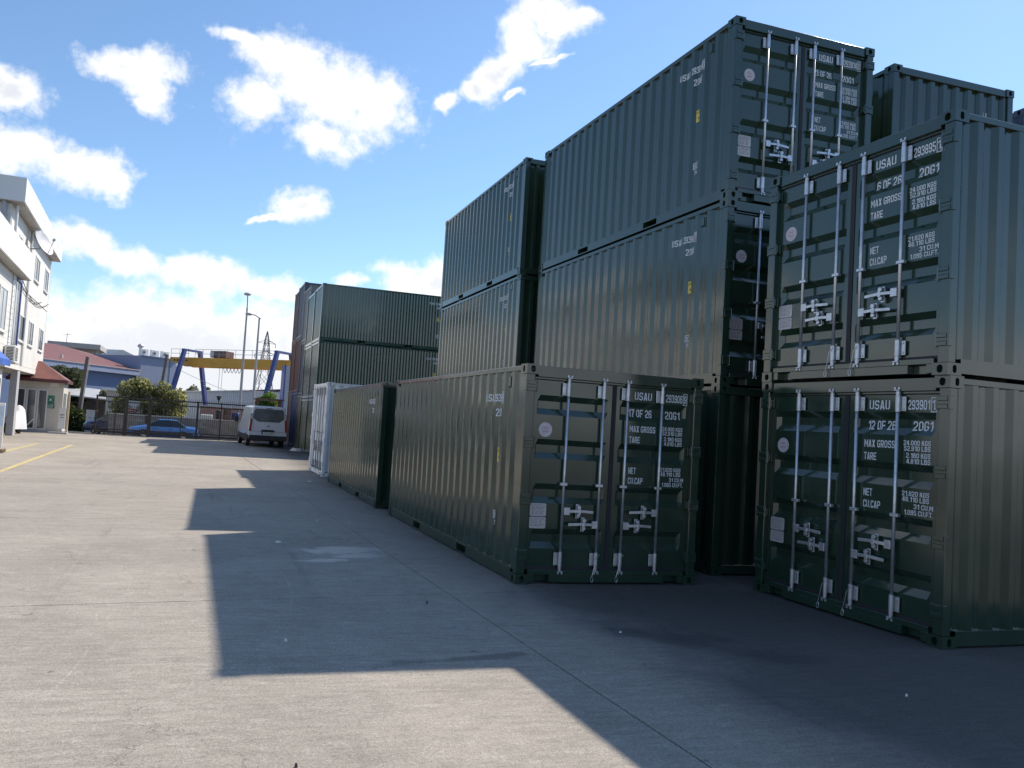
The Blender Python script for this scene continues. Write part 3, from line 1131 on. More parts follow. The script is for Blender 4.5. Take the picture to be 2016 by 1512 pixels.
def side_sticker():
    a = MB()
    a.add([(-0.872, 0, 1.375), (-0.755, 0, 1.375), (-0.755, 0, 1.555), (-0.872, 0, 1.555)], [(0, 1, 2, 3)])
    f = lambda u, z: (corr(-u - P0) - 0.0025 + OFF[0], -u + OFF[1], z)
    me = drape(a, 'yellow_sticker', YELLOWST, f, [-c for c in CUTS_Y], ())
    b = MB()
    for x, z in ((-0.855, 1.50), (-0.815, 1.50), (-0.785, 1.505), (-0.83, 1.415), (-0.80, 1.42)):
        b.add([(x, 0, z), (x + 0.02, 0, z), (x + 0.02, 0, z + 0.03), (x, 0, z + 0.03)], [(0, 1, 2, 3)])
    f2 = lambda u, z: (corr(-u - P0) - 0.0045 + OFF[0], -u + OFF[1], z)
    me2 = drape(b, 'sticker_print', BLACK, f2, [-c for c in CUTS_Y], ())
    return me, me2


def vent_mesh(mat):
    m = MB()
    m.box(XI - 0.014, 0.555, 2.32, XI + 0.002, 0.63, 2.46)
    m.box(XI - 0.024, 0.56, 2.325, XI - 0.014, 0.625, 2.34)
    return m.mesh('vent_cover', mat, bev=0.006, off=OFF)


CONT_GROUP = 'stacked shipping containers'


def container(label, corner, a_deg, z0=0.0, H=H20, mat=GREEN, key='g', doors=False, nums=None, detail=2, rev=False, group=CONT_GROUP, handle_mat=GALV, hk='galv', sidemarks=True, endmarks=False, seals=True, shift=0.0):
    a = R(a_deg)
    cx = corner[0] + (W / 2) * math.cos(a) + (LEN / 2) * math.sin(a)
    cy = corner[1] - (W / 2) * math.sin(a) + (LEN / 2) * math.cos(a)
    root = thing('shipping_container', label, 'container', (cx, cy, z0), -a + (PI if rev else 0), group)
    hx, hy = W / 2, LEN / 2
    ca = S(('cast', key), lambda: casting_mesh(mat))
    for sx in (-1, 1):
        for sy in (-1, 1):
            for zz in (0, 1):
                inst(ca, 'corner_casting', root, (sx * hx, sy * hy, H if zz else 0.0), 0, (-sx, -sy, -1 if zz else 1))
    # posts: set a few millimetres inside the castings
    po = S(('post', key, H), lambda: MB().box(0.006, 0.008, 0.116, 0.118, 0.108, H - 0.116).mesh('corner_post', mat, bev=0.008))
    for sx in (-1, 1):
        for sy in (-1, 1):
            inst(po, 'corner_post', root, (sx * hx, sy * hy, 0), 0, (-sx, -sy, 1))
    sp = S(('side', key, H), lambda: side_panel_mesh(mat, H))
    tr = S(('trail', key, H), lambda: MB().box(0.007, 0.176, H - 0.078, 0.062, LEN - 0.176, H - 0.016).mesh('top_side_rail', mat, bev=0.004, off=OFF))
    br = S(('brail', key), lambda: bottom_rail_mesh(mat))
    for rz in (0.0, PI):
        inst(sp, 'side_panel', root, (0, 0, 0), rz)
        inst(tr, 'top_side_rail', root, (0, 0, 0), rz)
        inst(br, 'bottom_side_rail', root, (0, 0, 0), rz)
    inst(S(('roof', key, H), lambda: roof_mesh(mat, H)), 'roof_panel', root)
    inst(S(('floor', key), lambda: MB().box(0.07, 0.1, 0.14, W - 0.07, LEN - 0.1, 0.165).mesh('floor_deck', mat, off=OFF)), 'floor_deck', root)
    inst(S(('end', key, H), lambda: end_panel_mesh(mat, H)), 'end_wall', root)

    def endrail():
        m = MB()
        m.box(0.16, LEN - 0.075, H - 0.125, W - 0.16, LEN - 0.012, H - 0.014)
        return m.mesh('end_header', mat, bev=0.004, off=OFF)

    def endsill():
        m = MB()
        m.box(0.16, LEN - 0.075, 0.022, W - 0.16, LEN - 0.012, 0.145)
        return m.mesh('end_sill', mat, bev=0.004, off=OFF)
    inst(S(('ehead', key, H), endrail), 'end_header', root)
    inst(S(('esill', key), endsill), 'end_sill', root)

    def header():
        m = MB()
        m.box(0.162, 0.018, H - 0.145, W - 0.162, 0.10, H - 0.014)
        m.box(0.10, 0.05, H - 0.17, W - 0.10, 0.11, H - 0.145)
        return m.mesh('door_header', mat, bev=0.004, off=OFF)

    def sill():
        m = MB()
        m.box(0.162, 0.018, 0.112, W - 0.162, 0.11, 0.168)
        m.box(0.44, 0.018, 0.022, W - 0.44, 0.11, 0.112)
        m.box(0.162, 0.10, 0.022, 0.44, 0.11, 0.112)
        m.box(W - 0.44, 0.10, 0.022, W - 0.162, 0.11, 0.112)
        m.box(0.162, 0.018, 0.022, 0.24, 0.10, 0.112)
        m.box(W - 0.24, 0.018, 0.022, W - 0.162, 0.10, 0.112)
        return m.mesh('door_sill', mat, bev=0.003, off=OFF)
    inst(S(('head', key, H), header), 'door_header', root)
    inst(S(('sill', key), sill), 'door_sill', root)
    sz = (H - 0.17) / (H20 - 0.17) if H != H20 else 1.0
    for i in (0, 1):
        d = inst(S(('leaf', key, i), lambda: leaf_mesh(mat, i)), 'door', root, (0, 0, 0), 0, (1, 1, sz) if sz != 1 else None)
        if doors:
            inst(S(('gask', i), lambda: gasket_mesh(i)), 'gasket', d)
    if doors:
        hm = S(('hinge', key), lambda: hinge_mesh(mat))
        for zz in (2.33, 1.66, 0.99, 0.34):
            inst(hm, 'hinge', root, (OFF[0], OFF[1], zz * sz))
            inst(hm, 'hinge', root, (-OFF[0], OFF[1], zz * sz), 0, (-1, 1, 1))
        pr = rod_parts(hk, handle_mat, False, True)
        for k, (x, hz, dr) in enumerate(((0.575, 0.866, 1), (1.052, 0.712, -1), (1.382, 0.712, 1), (1.868, 0.878, -1))):
            bs = 1 if hk != 'galvB' else -1
            rod = inst(pr['rod'], 'lock_rod', root, (x + OFF[0], OFF[1], 0), 0, (1, 1, sz) if sz != 1 else None)
            inst(pr['bracket'], 'rod_bracket', rod, (0, 0, 2.32), 0, (bs, 1, 1))
            inst(pr['bracket'], 'rod_bracket', rod, (0, 0, 0.295), 0, (bs, 1, 1))
            inst(pr['clip'], 'rod_clip', rod, (0, 0, 1.185), 0, (bs, 1, 1))
            inst(pr['cam'], 'cam_end', rod, (0, 0, 2.43))
            inst(pr['cam'], 'cam_end', rod, (0, 0, 0.18), 0, (1, 1, -1))
            inst(pr['lever'], 'lever', rod, (0, 0, hz), 0, (dr, 1, 1))
            inst(pr['catch'], 'lever_catch', rod, (0, 0, hz), 0, (dr, 1, 1))
            if seals and k in (1, 2):
                inst(S('seal', seal_mesh), 'seal_wire', rod)
        if nums:
            for me in door_text(nums):
                inst(me, 'door_lettering', root)

            def disc():
                m = MB()
                m.cyl((0, 0, 0), (0, -0.001, 0), 0.087, n=32)
                return m.mesh('round_sticker', STICK)
            st = inst(S('disc', disc), 'round_sticker', root, (0.313 + OFF[0], DOORY - 0.001 + OFF[1], 1.823))

            def disc2():
                m = MB()
                for rr in (0.075, 0.05):
                    n = 28
                    for q in range(n):
                        a1, a2 = 2 * PI * q / n, 2 * PI * (q + 1) / n
                        m.add([(rr * math.cos(a1), 0, rr * math.sin(a1)), (rr * math.cos(a2), 0, rr * math.sin(a2)), ((rr - 0.005) * math.cos(a2), 0, (rr - 0.005) * math.sin(a2)), ((rr - 0.005) * math.cos(a1), 0, (rr - 0.005) * math.sin(a1))], [(0, 1, 2, 3)])
                for zz, ww in ((0.022, 0.03), (0.008, 0.035), (-0.018, 0.045), (-0.032, 0.03)):
                    m.add([(-ww, 0, zz), (ww, 0, zz), (ww, 0, zz + 0.009), (-ww, 0, zz + 0.009)], [(0, 1, 2, 3)])
                return m.mesh('sticker_print', STICKINK)
            inst(S('disc2', disc2), 'sticker_print', st, (0, -0.0025, 0))

            def plate():
                m = MB()
                pts = []
                w, h, c = 0.105, 0.075, 0.012
                for zc in (0.078, -0.075):
                    hh = 0.075 if zc > 0 else 0.068
                    poly = [(-w + c, zc - hh), (w - c, zc - hh), (w, zc - hh + c), (w, zc + hh - c), (w - c, zc + hh), (-w + c, zc + hh), (-w, zc + hh - c), (-w, zc - hh + c)]
                    n = len(poly)
                    m.add([(x, 0, z) for x, z in poly] + [(x, 0.004, z) for x, z in poly], [tuple(range(n)), tuple(range(n, 2 * n))[::-1]] + [(k, (k + 1) % n, n + (k + 1) % n, n + k) for k in range(n)])
                return m.mesh('data_plate', PLATE)

            def plate_ink():
                m = MB()
                rr = random.Random(3)
                for zc in (0.135, 0.118, 0.104, 0.09, 0.075, 0.055, 0.04, 0.025, -0.025, -0.045, -0.06, -0.08, -0.1, -0.115):
                    x = -0.085
                    while x < 0.07:
                        ww = rr.uniform(0.012, 0.045)
                        m.add([(x, 0, zc), (x + ww, 0, zc), (x + ww, 0, zc + 0.005), (x, 0, zc + 0.005)], [(0, 1, 2, 3)])
                        x += ww + rr.uniform(0.006, 0.02)
                return m.mesh('plate_print', PLATEINK)
            pl = inst(S('plate', plate), 'data_plate', root, (0.275 + OFF[0], DOORY - 0.0045 + OFF[1], 0.79))
            inst(S('plateink', plate_ink), 'plate_print', pl, (0, -0.002, 0))['kind'] = 'stuff'
    if nums and sidemarks:
        me = side_text(nums)
        y1, y2 = S('ysticker', side_sticker)
        vm = S(('vent', key), lambda: vent_mesh(mat))
        for rz in (0.0, PI):
            for q in me:
                inst(q, 'side_lettering', root, (0, -shift if rz == 0.0 else shift, 0), rz)
            s1 = inst(y1, 'yellow_sticker', root, (0, -shift if rz == 0.0 else shift, 0), rz)
            inst(y2, 'sticker_print', s1)
            inst(vm, 'vent_cover', root, (0, 0, 0), rz)
    if nums and endmarks:
        a_ = []
        put_text(a_, 'U', -0.56, 2.07, 0.10, 0.085)
        cuts = [-(0.1 + (k + q) * (W - 0.2) / 9) for k in range(9) for q in (0, .3, .44, .86)]
        for me in drape(a_, 'end_lettering', PRINT, lambda u, z: (-u + OFF[0], end_y(-u) + 0.0022 + OFF[1], z), cuts, ()):
            inst(me, 'end_lettering', root)
    return root


Z1, Z2 = H20 + 0.002, 2 * H20 + 0.004
# front one with the doors to the camera
container('dark green container standing alone on the ground, doors reading 17 OF 26', (0, 0), 0, doors=True, nums=('293906', '9', '17 OF 26'))
container('dark green container on the ground between the front one and the white one', (-0.045, 6.961), 0.513, nums=('293904', '3', '15 OF 26'), rev=True)
# three-high stack behind it
container('bottom green container of the three-high stack nearest the camera', (3.1257, 0.584), -0.04, 0, nums=('293909', '0', '20 OF 26'), rev=True)
container('middle green container of the nearest three-high stack, doors half hidden', (3.1257, 0.584), -0.04, Z1, doors=True, nums=('293908', '7', '19 OF 26'))
container('topmost green container of the tallest-looking stack, doors reading 23 OF 26', (3.1257, 0.584), -0.04, Z2, doors=True, nums=('293914', '0', '23 OF 26'))
# second three-high stack
for k, (lb, nm) in enumerate((('bottom green container of the second stack, hidden behind the ground row', ('293911', '4', '')), ('middle green container of the second stack beside the blue sky gap', ('293912', '8', '')), ('top green container of the second stack with its closed end facing us', ('293915', '6', '')))):
    container(lb, (2.8607 + (0.03 if k == 1 else 0), 7.0454), 1.387, (0, Z1, Z2)[k], nums=nm, rev=True)
# two-high stack at the right edge
container('lower green container at the right edge, doors reading 12 OF 26', (3.0914, -0.271), 88.25, 0, doors=True, nums=('293901', '1', '12 OF 26'), hk='galvB', sidemarks=False)
container('upper green container at the right edge, doors reading 6 OF 26', (3.0765, -0.280), 89.17, Z1, doors=True, nums=('293895', '1', '6 OF 26'), hk='galvB', sidemarks=False)
# column to the right behind: only the top one shows
for k in range(3):
    container(('bottom', 'middle', 'top')[k] + ' green container of the column behind the right-hand stack, closed end to us', (6.17, 0.80), 0.6, (0, Z1, Z2)[k], nums=('293897', '3', '') if k == 2 else None, rev=True, endmarks=(k == 2), sidemarks=False)
for k in range(3):
    container(('bottom', 'middle', 'top')[k] + ' slate grey container at the far right behind the green column', (9.35, 1.15), 1.0, (0, Z1, Z2)[k], mat=SLATE, key='slate', rev=True)
# four-high stacks hidden behind the second stack (they cast the far shadow on the yard)
for i, (x, y) in enumerate(((6.55, 17.58), (6.43, 20.02))):
    for k in range(4):
        container('green container, %s tier of the %s four-high stack hidden behind the second stack' % (('ground', 'second', 'third', 'top')[k], ('nearer', 'farther')[i]), (x, y), 90, k * Z1, mat=GREEN2, key='g2', rev=True, group='hidden four-high stacks')
# white container, doors to the yard
container('white container with its doors to the yard behind the green ground row', (0.02, 16.83), 89.2, 0, H=2.83, mat=WHITEC, key='w', doors=True, nums=None, handle_mat=GALVD, hk='gd', seals=False)
# far block: ends towards the yard
far = [
    ((1.44, 25.78), H20, ((GREEN2, 'g2'), (GREEN2, 'g2'), (GREEN2, 'g2')), 'nearest'),
    ((1.47, 28.32), H20, ((GREEN2, 'g2'), (GREEN2, 'g2'), (GREEN2, 'g2')), 'second'),
    ((1.62, 30.95), 2.83, ((TANC, 'tan'), (SLATE, 'slate'), (GREYC, 'grey')), 'third'),
    ((1.62, 33.5), 3.02, ((BLUEC, 'blue'), (RUST, 'rust'), (SLATE, 'slate')), 'fourth'),
    ((1.72, 36.05), 3.02, ((RUST2, 'brown'), (RUST, 'rust'), (RUST2, 'brown')), 'fifth'),
]
names = {'g2': 'green', 'tan': 'tan', 'slate': 'slate blue', 'grey': 'grey', 'blue': 'faded blue', 'rust': 'rusty red', 'brown': 'weathered brown'}
for (x, y), hh, ms, nth in far:
    for k, (mt, ky) in enumerate(ms):
        # long axis along x, closed end at x, left side to the camera
        nm = ('293916', '1', '') if (nth == 'nearest' and k) else None
        container('%s container, %s tier of the %s stack in the far row' % (names[ky], ('bottom', 'middle', 'top')[k], nth), (x + LEN, y), -90.0, k * (hh + 0.002), H=hh, mat=mt, key=ky, nums=nm, group='far row of containers', shift=0.278)

# ------------------------------------------------------------------ office building at the left
WALLW = mk('white_panel_wall', (0.70, 0.685, 0.65), 0.55, 0, 0.04, 0.8, dirt=(0.55, 0.52, 0.47), dscale=1.2, dthr=(0.55, 0.85))
FASCIA = mk('white_fascia', (0.72, 0.72, 0.70), 0.45, 0, 0.04, 0.6, dirt=(0.55, 0.54, 0.52), dscale=1.0, dthr=(0.55, 0.85), streak=(1, 1, 0.25))
GREYP = mk('grey_column_paint', (0.42, 0.42, 0.44), 0.6, 0, 0.06)
TRIM = mk('white_upvc', (0.74, 0.74, 0.73), 0.4, 0, 0.03)
GLASS = mk('window_glass', (0.055, 0.065, 0.075), 0.06, 0, 0.1, 1.0, spec=0.9)
GLASSL = mk('pale_glass', (0.30, 0.34, 0.36), 0.10, 0, 0.1, 1.0, spec=0.8)
DARKIN = mk('dark_interior', (0.035, 0.033, 0.035), 0.7)
BLUEFR = mk('blue_frame', (0.035, 0.075, 0.30), 0.4)
SEAM = mk('panel_seam', (0.22, 0.21, 0.20), 0.7)
CABLE = mk('black_cable', (0.03, 0.03, 0.03), 0.6)
OB = Vector((-11.92, 37.4, 0))
# local frame: +x outward from the facade (to the yard), +y along the facade away from the camera (t = -y)
bld = thing('office_building', 'white three-storey prefabricated office building with overhanging flat roof', 'building', OB, R(3.18))


def bbox(name, mat, n0, t0, z0, n1, t1, z1, parent=bld, bev=0.0):
    return MB().box(n0, -t1, z0, n1, -t0, z1).build(name, mat, parent, bev=bev)


# facade panels with recessed joints, each storey
for z0, z1, ta in ((3.22, 6.58, -0.9), (6.72, 9.42, -0.9)):
    edges = [-0.9, 2.35, 6.0, 9.0, 12.3]
    for a, b in zip(edges[:-1], edges[1:]):
        bbox('wall_panel', WALLW, -0.12, a + 0.012, z0, 0.0, b - 0.012, z1)
bbox('wall_core', SEAM, -6.0, -0.88, 3.1, -0.03, 12.28, 9.5)
bbox('floor_band', WALLW, -0.1, -0.93, 2.98, 0.03, 12.3, 3.2)
bbox('floor_band', WALLW, -0.1, -0.92, 6.60, 0.025, 12.3, 6.70)
bbox('end_wall', WALLW, -6.0, 12.3, 6.7, 0.0, 12.36, 9.42)
bbox('end_wall', WALLW, -6.0, -0.96, 3.0, 0.01, -0.9, 9.42)
rf = bbox('roof_fascia', FASCIA, 0.42, -0.9, 9.46, 0.50, 12.7, 10.42)
for t in (1.5, 4.1, 6.9, 9.6):
    MB().box(0.50, -t - 0.006, 9.47, 0.503, -t + 0.006, 10.41).build('fascia_joint', SEAM, rf)
bbox('roof_fascia', FASCIA, -6.4, 12.62, 9.46, 0.42, 12.7, 10.42)
bbox('roof_fascia', FASCIA, -6.4, -0.98, 9.46, 0.50, -0.9, 10.42)
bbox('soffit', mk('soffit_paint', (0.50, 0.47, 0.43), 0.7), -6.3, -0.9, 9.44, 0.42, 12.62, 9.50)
bbox('roof_deck', GREYP, -6.4, -0.9, 10.2, 0.42, 12.62, 10.26)


def window(t, z0, w, h, parent=bld, n=0.0, panes=2, glass=GLASS):
    o = MB()
    a, b = t - w / 2, t + w / 2
    f = 0.07
    o.box(n, -b, z0, n + 0.035, -b + f, z0 + h)
    o.box(n, -a - f, z0, n + 0.035, -a, z0 + h)
    o.box(n, -b + f, z0, n + 0.035, -a - f, z0 + f)
    o.box(n, -b + f, z0 + h - f, n + 0.035, -a - f, z0 + h)
    win = o.build('window', TRIM, parent)
    pw = (w - 2 * f) / panes
    for k in range(panes):
        y0 = -b + f + k * pw
        MB().box(n + 0.002, y0 + 0.02, z0 + f, n + 0.012, y0 + pw - 0.02, z0 + h - f).build('pane', glass, win)
        if k:
            MB().box(n, y0 - 0.02, z0 + f, n + 0.03, y0 + 0.02, z0 + h - f).build('mullion', TRIM, win)
    MB().box(n, -b - 0.05, z0 - 0.05, n + 0.09, -a + 0.05, z0 - 0.003).build('window_sill', TRIM, win)
    return win


for t in (0.55, 4.2):
    window(t, 7.5, 1.5, 1.2)
window(7.5, 7.95, 1.5, 0.65)
window(9.7, 8.05, 0.7, 0.6, panes=1)
for t in (0.75, 4.5, 7.55):
    window(t, 4.28, 1.5, 1.2)
# lower block in front of it (towards the camera) with its own fascia
bbox('canopy_fascia', FASCIA, 0.42, 9.25, 6.84, 0.50, 24.0, 7.95)
cf = bbox('canopy_fascia', FASCIA, -3.0, 9.17, 6.84, 0.50, 9.25, 7.95)
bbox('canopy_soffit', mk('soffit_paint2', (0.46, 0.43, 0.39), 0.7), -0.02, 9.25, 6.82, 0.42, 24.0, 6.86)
for k in range(13):
    z = 3.3 + k * 0.27
    bbox('siding_board', WALLW, 0.04, 11.1, z, 0.065, 24.0, z + 0.26)
bbox('siding_core', SEAM, -0.02, 11.1, 3.2, 0.042, 24.0, 6.83)
window(12.9, 4.3, 1.6, 1.7, n=0.07, glass=GLASSL)
gs = bbox('stair_glazing', GLASSL, 0.02, 8.95, 3.5, 0.06, 10.6, 6.75)
for t in (8.9, 10.6):
    bbox('stair_frame', BLUEFR if t < 9 else TRIM, 0.0, t - 0.06, 3.4, 0.11, t + 0.06, 6.82)
for t in (9.5, 10.05):
    bbox('stair_mullion', SEAM, 0.06, t - 0.012, 3.5, 0.07, t + 0.012, 6.75)
bbox('stair_frame', BLUEFR, 0.0, 8.96, 6.70, 0.1, 10.54, 6.82)
for k in range(14):
    z = 3.5 + k * 0.24
    bbox('cladding_tile', TRIM, 0.06, 10.68, z, 0.10, 11.05, z + 0.22)
# pipes and cables
MB().cyl((0.06, -6.95, 3.2), (0.06, -6.95, 9.4), 0.05).build('downpipe', TRIM, bld)
MB().cyl((0.16, -12.1, 7.9), (0.16, -12.1, 9.45), 0.06).build('downpipe', TRIM, bld)
MB().cyl((-0.25, -12.5, 7.9), (-0.25, -12.5, 9.45), 0.09).build('downpipe', GREYP, bld)
for dz, t0, t1, sag in ((0, 8.8, -0.8, 0.55), (-0.25, 8.8, 2.0, 0.3)):
    pts = []
    for k in range(13):
        u = k / 12
        pts.append(Vector((0.06, -(t0 + (t1 - t0) * u), 6.95 + dz - sag * 4 * u * (1 - u) + (0.0 if u < 0.5 else 0.15 * (u - 0.5)))))
    MB().tube(pts, 0.018, 5).build('hanging_cable', CABLE, bld)
# ground floor, recessed, with posts
bbox('ground_floor_wall', WALLW, -2.6, 2.6, 0.0, -2.5, 20.0, 3.0)
bbox('ground_floor_wall', WALLW, -0.35, 9.6, 0.0, -0.25, 24.0, 3.0)
for t in (10.3, 11.2, 12.1):
    bbox('door_glass', GLASS, -0.25, t - 0.38, 0.1, -0.23, t + 0.38, 2.5)
    bbox('door_frame', TRIM, -0.25, t + 0.39, 0.0, -0.19, t + 0.45, 2.6)
bbox('pier', GREYP, -0.30, 6.6, 0.0, 0.0, 7.25, 2.98, bev=0.01)
bbox('corner_post', TRIM, -0.15, -0.12, 0.0, 0.0, 0.03, 2.98)
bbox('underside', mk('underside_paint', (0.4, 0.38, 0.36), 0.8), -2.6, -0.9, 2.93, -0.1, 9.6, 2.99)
MB().beam((-0.07, 0.0, 2.1), (-0.07, -1.2, 2.95), 0.06).build('brace', TRIM, bld)

# satellite dish on the facade
dish_p = OB + Vector((math.cos(R(3.18)) * 0.1 + math.sin(R(3.18)) * 7.7, -math.cos(R(3.18)) * 7.7 + math.sin(R(3.18)) * 0.1, 8.75))
dish = thing('satellite_dish', 'round grey satellite dish fixed high on the white office wall', 'satellite dish', dish_p, R(3.18))
m = MB()
ax = Vector((0.80, -0.35, 0.42)).normalized()
sx = ax.cross(Vector((0, 0, 1))).normalized()
sy = sx.cross(ax)
cen = Vector((0.45, 0, 0.05))
rings = []
for i in range(5):
    rr = 0.62 * i / 4
    rings.append([cen + ax * (0.16 * (rr / 0.62) ** 2) + sx * rr * math.cos(q) + sy * rr * math.sin(q) for q in [2 * PI * k / 22 for k in range(22)]])
vs_ = [p for r_ in rings for p in r_]
m.add(vs_, [(i * 22 + k, i * 22 + (k + 1) % 22, (i + 1) * 22 + (k + 1) % 22, (i + 1) * 22 + k) for i in range(4) for k in range(22)])
m.build('reflector', mk('dish_paint', (0.50, 0.50, 0.52), 0.45), dish, smooth=True)
MB().tube([cen - sy * 0.55 + ax * 0.12, cen + ax * 0.6 - sy * 0.1], 0.018).build('feed_arm', GREYP, dish)
MB().cyl(cen + ax * 0.55 - sy * 0.1, cen + ax * 0.68 - sy * 0.05, 0.06).build('feed_horn', GREYP, dish)
MB().tube([Vector((0.0, 0, -0.25)), Vector((0.4, 0, -0.2)), cen - ax * 0.02], 0.03).build('bracket', GREYP, dish)

# air conditioner outdoor unit on the facade
def local_b(n, t, z):
    c, s_ = math.cos(R(3.18)), math.sin(R(3.18))
    return Vector((OB.x + c * n + s_ * t, OB.y + s_ * n - c * t, z))


ac = thing('air_conditioner', 'white air conditioner unit on a bracket below the stair glazing', 'air conditioner', local_b(0.3, 11.4, 3.15), R(3.18))
MB().box(-0.2, -0.45, 0, 0.2, 0.45, 0.68).build('housing', TRIM, ac, bev=0.02)
for k in range(9):
    MB().box(0.2, -0.38, 0.08 + k * 0.06, 0.212, 0.2, 0.11 + k * 0.06).build('louvre', CABLE, ac)
for k in range(9):
    MB().box(-0.12, -0.462, 0.08 + k * 0.06, 0.14, -0.45, 0.11 + k * 0.06).build('louvre', CABLE, ac)
MB().box(-0.28, -0.5, -0.05, 0.24, 0.5, -0.002).build('bracket', GREYP, ac)

# blue awning and notice stands at the very left edge
aw = MB()
for k in range(10):
    y0 = -1.2 + k * 0.24
    aw.add([(0, y0, 3.0), (0, y0 + 0.24, 3.0), (0.55, y0 + 0.24, 2.55 - 0.02 * (k % 2)), (0.55, y0, 2.55 - 0.02 * ((k + 1) % 2)), (0.55, y0, 2.3), (0.55, y0 + 0.24, 2.3)], [(0, 1, 2, 3), (3, 2, 5, 4)])
o = aw.build('awning', mk('blue_tarpaulin', (0.04, 0.11, 0.42), 0.55, 0, 0.15), None, loc=local_b(0.06, 15.0, 0.6))
tag(o, 'blue tarpaulin awning at the left edge under the air conditioner', 'awning')

stand = thing('notice_stand', 'white notice stand with red and blue printed panels at the left edge', 'sign', (-9.95, 19.6, 0), R(8))
MB().box(-0.35, -0.06, 0.12, 0.28, 0.06, 1.55).build('board', TRIM, stand, bev=0.01)
RED = mk('red_print', (0.55, 0.06, 0.05), 0.5)
LBLUE = mk('pale_blue_print', (0.45, 0.60, 0.75), 0.5)
for k in range(3):
    MB().box(-0.32, -0.064, 0.95 + 0.18 * k, 0.0, -0.061, 1.09 + 0.18 * k).build('red_panel', RED, stand)
    for q in range(2):
        MB().box(-0.29, -0.067, 0.985 + 0.18 * k + 0.05 * q, -0.04 - 0.05 * q, -0.0645, 1.005 + 0.18 * k + 0.05 * q).build('print_line', TRIM, stand)
MB().box(0.03, -0.064, 0.8, 0.25, -0.061, 1.45).build('blue_panel', LBLUE, stand)
for sx_ in (-0.3, 0.23):
    MB().box(sx_ - 0.03, -0.2, 0, sx_ + 0.03, 0.2, 0.12).build('foot', GREYP, stand)

WOOD = mk('grey_wood', (0.28, 0.23, 0.17), 0.8, 0, 0.2, 6, bump=0.2)
pal = thing('wooden_pallet', 'weathered wooden pallet lying at the left edge below the notice stand', 'pallet', (-9.92, 18.55, 0), R(6))
for k in range(3):
    MB().box(-0.55, -0.4 + k * 0.36, 0.0, 0.55, -0.32 + k * 0.36, 0.10).build('bearer', WOOD, pal)
for k in range(6):
    MB().box(-0.55 + k * 0.19, -0.42, 0.102, -0.41 + k * 0.19, 0.42, 0.125).build('board', WOOD, pal)

# ------------------------------------------------------------------ gatehouse kiosk
ROOFR = mk('red_roof_sheet', (0.19, 0.072, 0.058), 0.55, 0, 0.12, 2.0, dirt=(0.13, 0.058, 0.05), dscale=1.3)
KIO = mk('kiosk_wall', (0.58, 0.55, 0.49), 0.6, 0, 0.05, 1.2)
kio = thing('gatehouse', 'small cream gatehouse with red hipped roof beside the office', 'kiosk', (-11.45, 36.5, 0), R(3))
MB().box(-1.3, -1.05, 0.12, 1.05, 1.2, 2.75).build('wall', KIO, kio)
MB().box(-1.45, -1.2, 0.0, 1.2, 1.35, 0.12).build('plinth', GREYP, kio)
m = MB()
ev = [(-1.65, -1.4, 2.78), (1.22, -1.4, 2.78), (1.22, 1.55, 2.78), (-1.65, 1.55, 2.78)]
m.add(ev + [(-0.6, 0.05, 3.75), (-0.25, 0.05, 3.75)], [(0, 1, 5, 4), (1, 2, 5), (2, 3, 4, 5), (3, 0, 4), (3, 2, 1, 0)])
rfk = m.build('roof', ROOFR, kio)
DR = mk('dark_red_fascia', (0.10, 0.03, 0.03), 0.5)
MB().box(-1.67, -1.43, 2.62, 1.24, -1.402, 2.79).build('fascia', DR, rfk)
MB().box(1.222, -1.40, 2.62, 1.25, 1.57, 2.79).build('fascia', DR, rfk)
for (a, b) in ((-1.18, -0.72), (-0.66, -0.2), (-0.14, 0.32)):
    fr = MB()
    fr.box(a, -1.10, 0.14, b, -1.052, 2.25)
    f = fr.build('door_frame', TRIM, kio)
    MB().box(a + 0.06, -1.115, 0.22, b - 0.06, -1.102, 2.18).build('pane', GLASS, f)
MB().beam((-0.6, -1.13, 0.25), (-0.2, -1.13, 0.75), 0.03, 0.06).build('push_bar', TRIM, kio)
MB().box(1.052, -0.8, 1.0, 1.075, 0.5, 2.1).build('side_window', GLASSL, kio)
MB().box(0.38, -1.075, 2.45, 0.78, -1.053, 2.62).build('lamp', TRIM, kio)
# assembly point sign
SG = mk('sign_green', (0.01, 0.16, 0.10), 0.45)
sgn = thing('assembly_point_sign', 'green safety sign with white pictogram on the gatehouse wall', 'sign', (-10.93, 35.45, 1.42), R(3))
MB().box(-0.19, -0.012, 0.12, 0.19, 0.0, 0.52).build('panel', SG, sgn)
MB().box(-0.21, -0.012, -0.14, 0.21, 0.0, 0.10).build('text_panel', SG, sgn)
for k in range(2):
    a_ = MB()
    put_text(a_, ('ACIL TOPLANMA', 'NOKTASI')[k], 0, 0.01 - 0.11 * k, 0.06, 0.34 - 0.08 * k, 'c')
    inst(drape(a_, 'sign_lettering', TRIM, lambda x, z: (x, -0.0145, z)), 'sign_lettering', sgn)
for dx, dz in ((-1, 1), (1, 1), (-1, -1), (1, -1)):
    MB().beam((dx * 0.08, -0.014, 0.32 + dz * 0.08), (dx * 0.15, -0.014, 0.32 + dz * 0.15), 0.006, 0.035, up=(0, 1, 0)).build('arrow', TRIM, sgn)
MB().cyl((0, -0.012, 0.345), (0, -0.016, 0.345), 0.03, n=12).build('pictogram', TRIM, sgn)
MB().box(-0.045, -0.016, 0.26, 0.045, -0.0125, 0.315).build('pictogram', TRIM, sgn)
